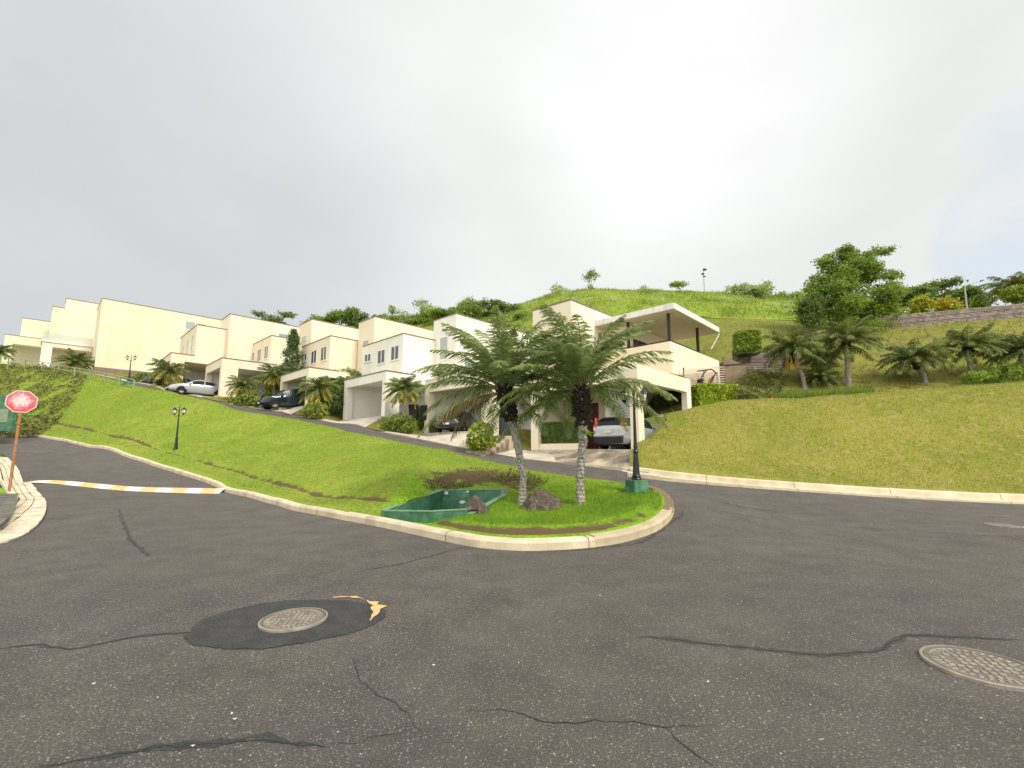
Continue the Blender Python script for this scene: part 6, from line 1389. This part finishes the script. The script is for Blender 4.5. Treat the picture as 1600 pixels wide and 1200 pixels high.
# hedge-side bins under the young palm
p = hp(3, -1.6, 1.7); zb = HC[3][2] - .25
for k, (dx, lab) in enumerate(((0, 'dark bin nearest the carport pillar, above the big round flowering shrub'), (.75, 'dark bin beside the palm stem, right of the other bin'))):
    root = empty('bin', (p.x + dx - .4, p.y - .1, zb), lab, 'bin', 'dark bins beside the empty carport'); mb = MB(); mb.hexa([(-.24, -.2, 0), (.24, -.2, 0), (.24, .2, 0), (-.24, .2, 0), (-.3, -.26, .95), (.3, -.26, .95), (.3, .26, .95), (-.3, .26, .95)], 'trim_black'); mb.build('body', root, bevel=.03)
    mb = MB(); mb.hexa([(-.32, -.28, .955), (.32, -.28, .955), (.32, .28, .955), (-.32, .28, .955), (-.27, -.2, 1.05), (.27, -.2, 1.05), (.3, .26, 1.08), (-.3, .26, 1.08)], 'green_paint' if k else 'trim_black'); mb.build('lid', root, bevel=.02)

# kerb inlet with four dark mouths in front of the second house
c0, c1 = P(727, 704, 24.6), P(746, 707, 24.2); root = empty('kerb_inlet', tuple(c0), 'concrete kerb drain inlet with four dark mouths on the far side of the upper road', 'drain inlet'); d = c1 - c0; d.z = 0; dl = d.length; d.normalize(); nn_ = Vector((-d.y, d.x, 0)); z0_ = hz(c0.x, c0.y) - c0.z; mb = MB()
mb.hexa([Vector((0, 0, z0_ - .2)), d * dl + Vector((0, 0, z0_ - .25)), d * dl + nn_ * .45 + Vector((0, 0, z0_ - .25)), nn_ * .45 + Vector((0, 0, z0_ - .2)), Vector((0, 0, z0_ + .24)), d * dl + Vector((0, 0, z0_ + .19)), d * dl + nn_ * .45 + Vector((0, 0, z0_ + .2)), nn_ * .45 + Vector((0, 0, z0_ + .25))], 'kerb'); mb.build('block', root)
for k in range(4):
    mb = MB(); u = dl * (.1 + .235 * k); a = d * u - nn_ * .004; b = d * (u + dl * .12) - nn_ * .004; zq = z0_ - .05 * u / dl; mb.add([a + Vector((0, 0, zq + .04)), b + Vector((0, 0, zq + .04)), b + Vector((0, 0, zq + .17)), a + Vector((0, 0, zq + .17))], [(0, 1, 2, 3)], 'tar'); mb.build('mouth', root)

# poles on the hills
def pole(label, px, pyb, pyt, Y, r, kind):
    b = P(px[0], pyb, Y); t = P(px[1], pyt, Y); zb = hz(b.x, Y) - .3; root = empty('light_pole', (b.x, Y, zb), label, 'light pole'); mb = MB(); mb.tube([(0, 0, 0), (t.x - b.x, 0, t.z - zb)], [r, r * .7], 'galv', 6); mb.build('pole', root); T = Vector((t.x - b.x, 0, t.z - zb))
    if kind == 'flood':
        mb = MB(); mb.box(T.x - .05, T.x + .45, -.15, .15, T.z - .05, T.z + .2, 'trim_black'); mb.build('floodlight', root); mb = MB(); mb.box(T.x - .3, T.x + .05, -.15, .15, T.z - .75, T.z - .55, 'trim_black'); mb.box(T.x - .1, T.x + .25, -.1, .1, T.z - 1.15, T.z - 1.0, 'trim_black'); mb.build('floodlight', root)
    elif kind == 'hook':
        mb = MB(); mb.tube([tuple(T), (T.x - .25, 0, T.z + .15), (T.x - .5, 0, T.z + .1)], .05, 'galv', 5); mb.box(T.x - .9, T.x - .45, -.12, .12, T.z + .03, T.z + .15, 'galv'); mb.build('lamp_head', root)
    else:
        e = P(1532, 439, Y); E = Vector((e.x - b.x, 0, e.z - zb)); mb = MB(); mb.tube([tuple(T), tuple(E)], .035, 'galv', 5); mb.build('arm', root); mb = MB(); dd = (E - T).normalized(); mb.tube([tuple(E), tuple(E + dd * .35)], [.09, .05], 'iron_dark', 6); mb.build('lamp_head', root)
pole('tall thin pole with small floodlights standing on the ridge', (1101, 1099), 460, 422, 69, .09, 'flood')
pole('thin pole with a hooked lamp head above the dark hillside trees', (763, 762), 480, 466, 74, .09, 'hook')
pole('pale street light with a long slanting arm behind the timber wall', (1511, 1507), 485, 446, 41, .08, 'arm')
# white pipe on the hillside right of the canopy
q0 = P(1111, 546, 33.5); q1 = P(1126, 518, 35.5); mb = MB(); mb.tube([tuple(q0), tuple(q0.lerp(q1, .85))], .045, 'concrete', 6); tag(mb.build('drain_pipe', org=tuple(q0)), 'pale pipe lying on the grass slope just right of the canopy', 'pipe')
for o in list(bpy.data.meshes):
    if o.users == 0: bpy.data.meshes.remove(o)
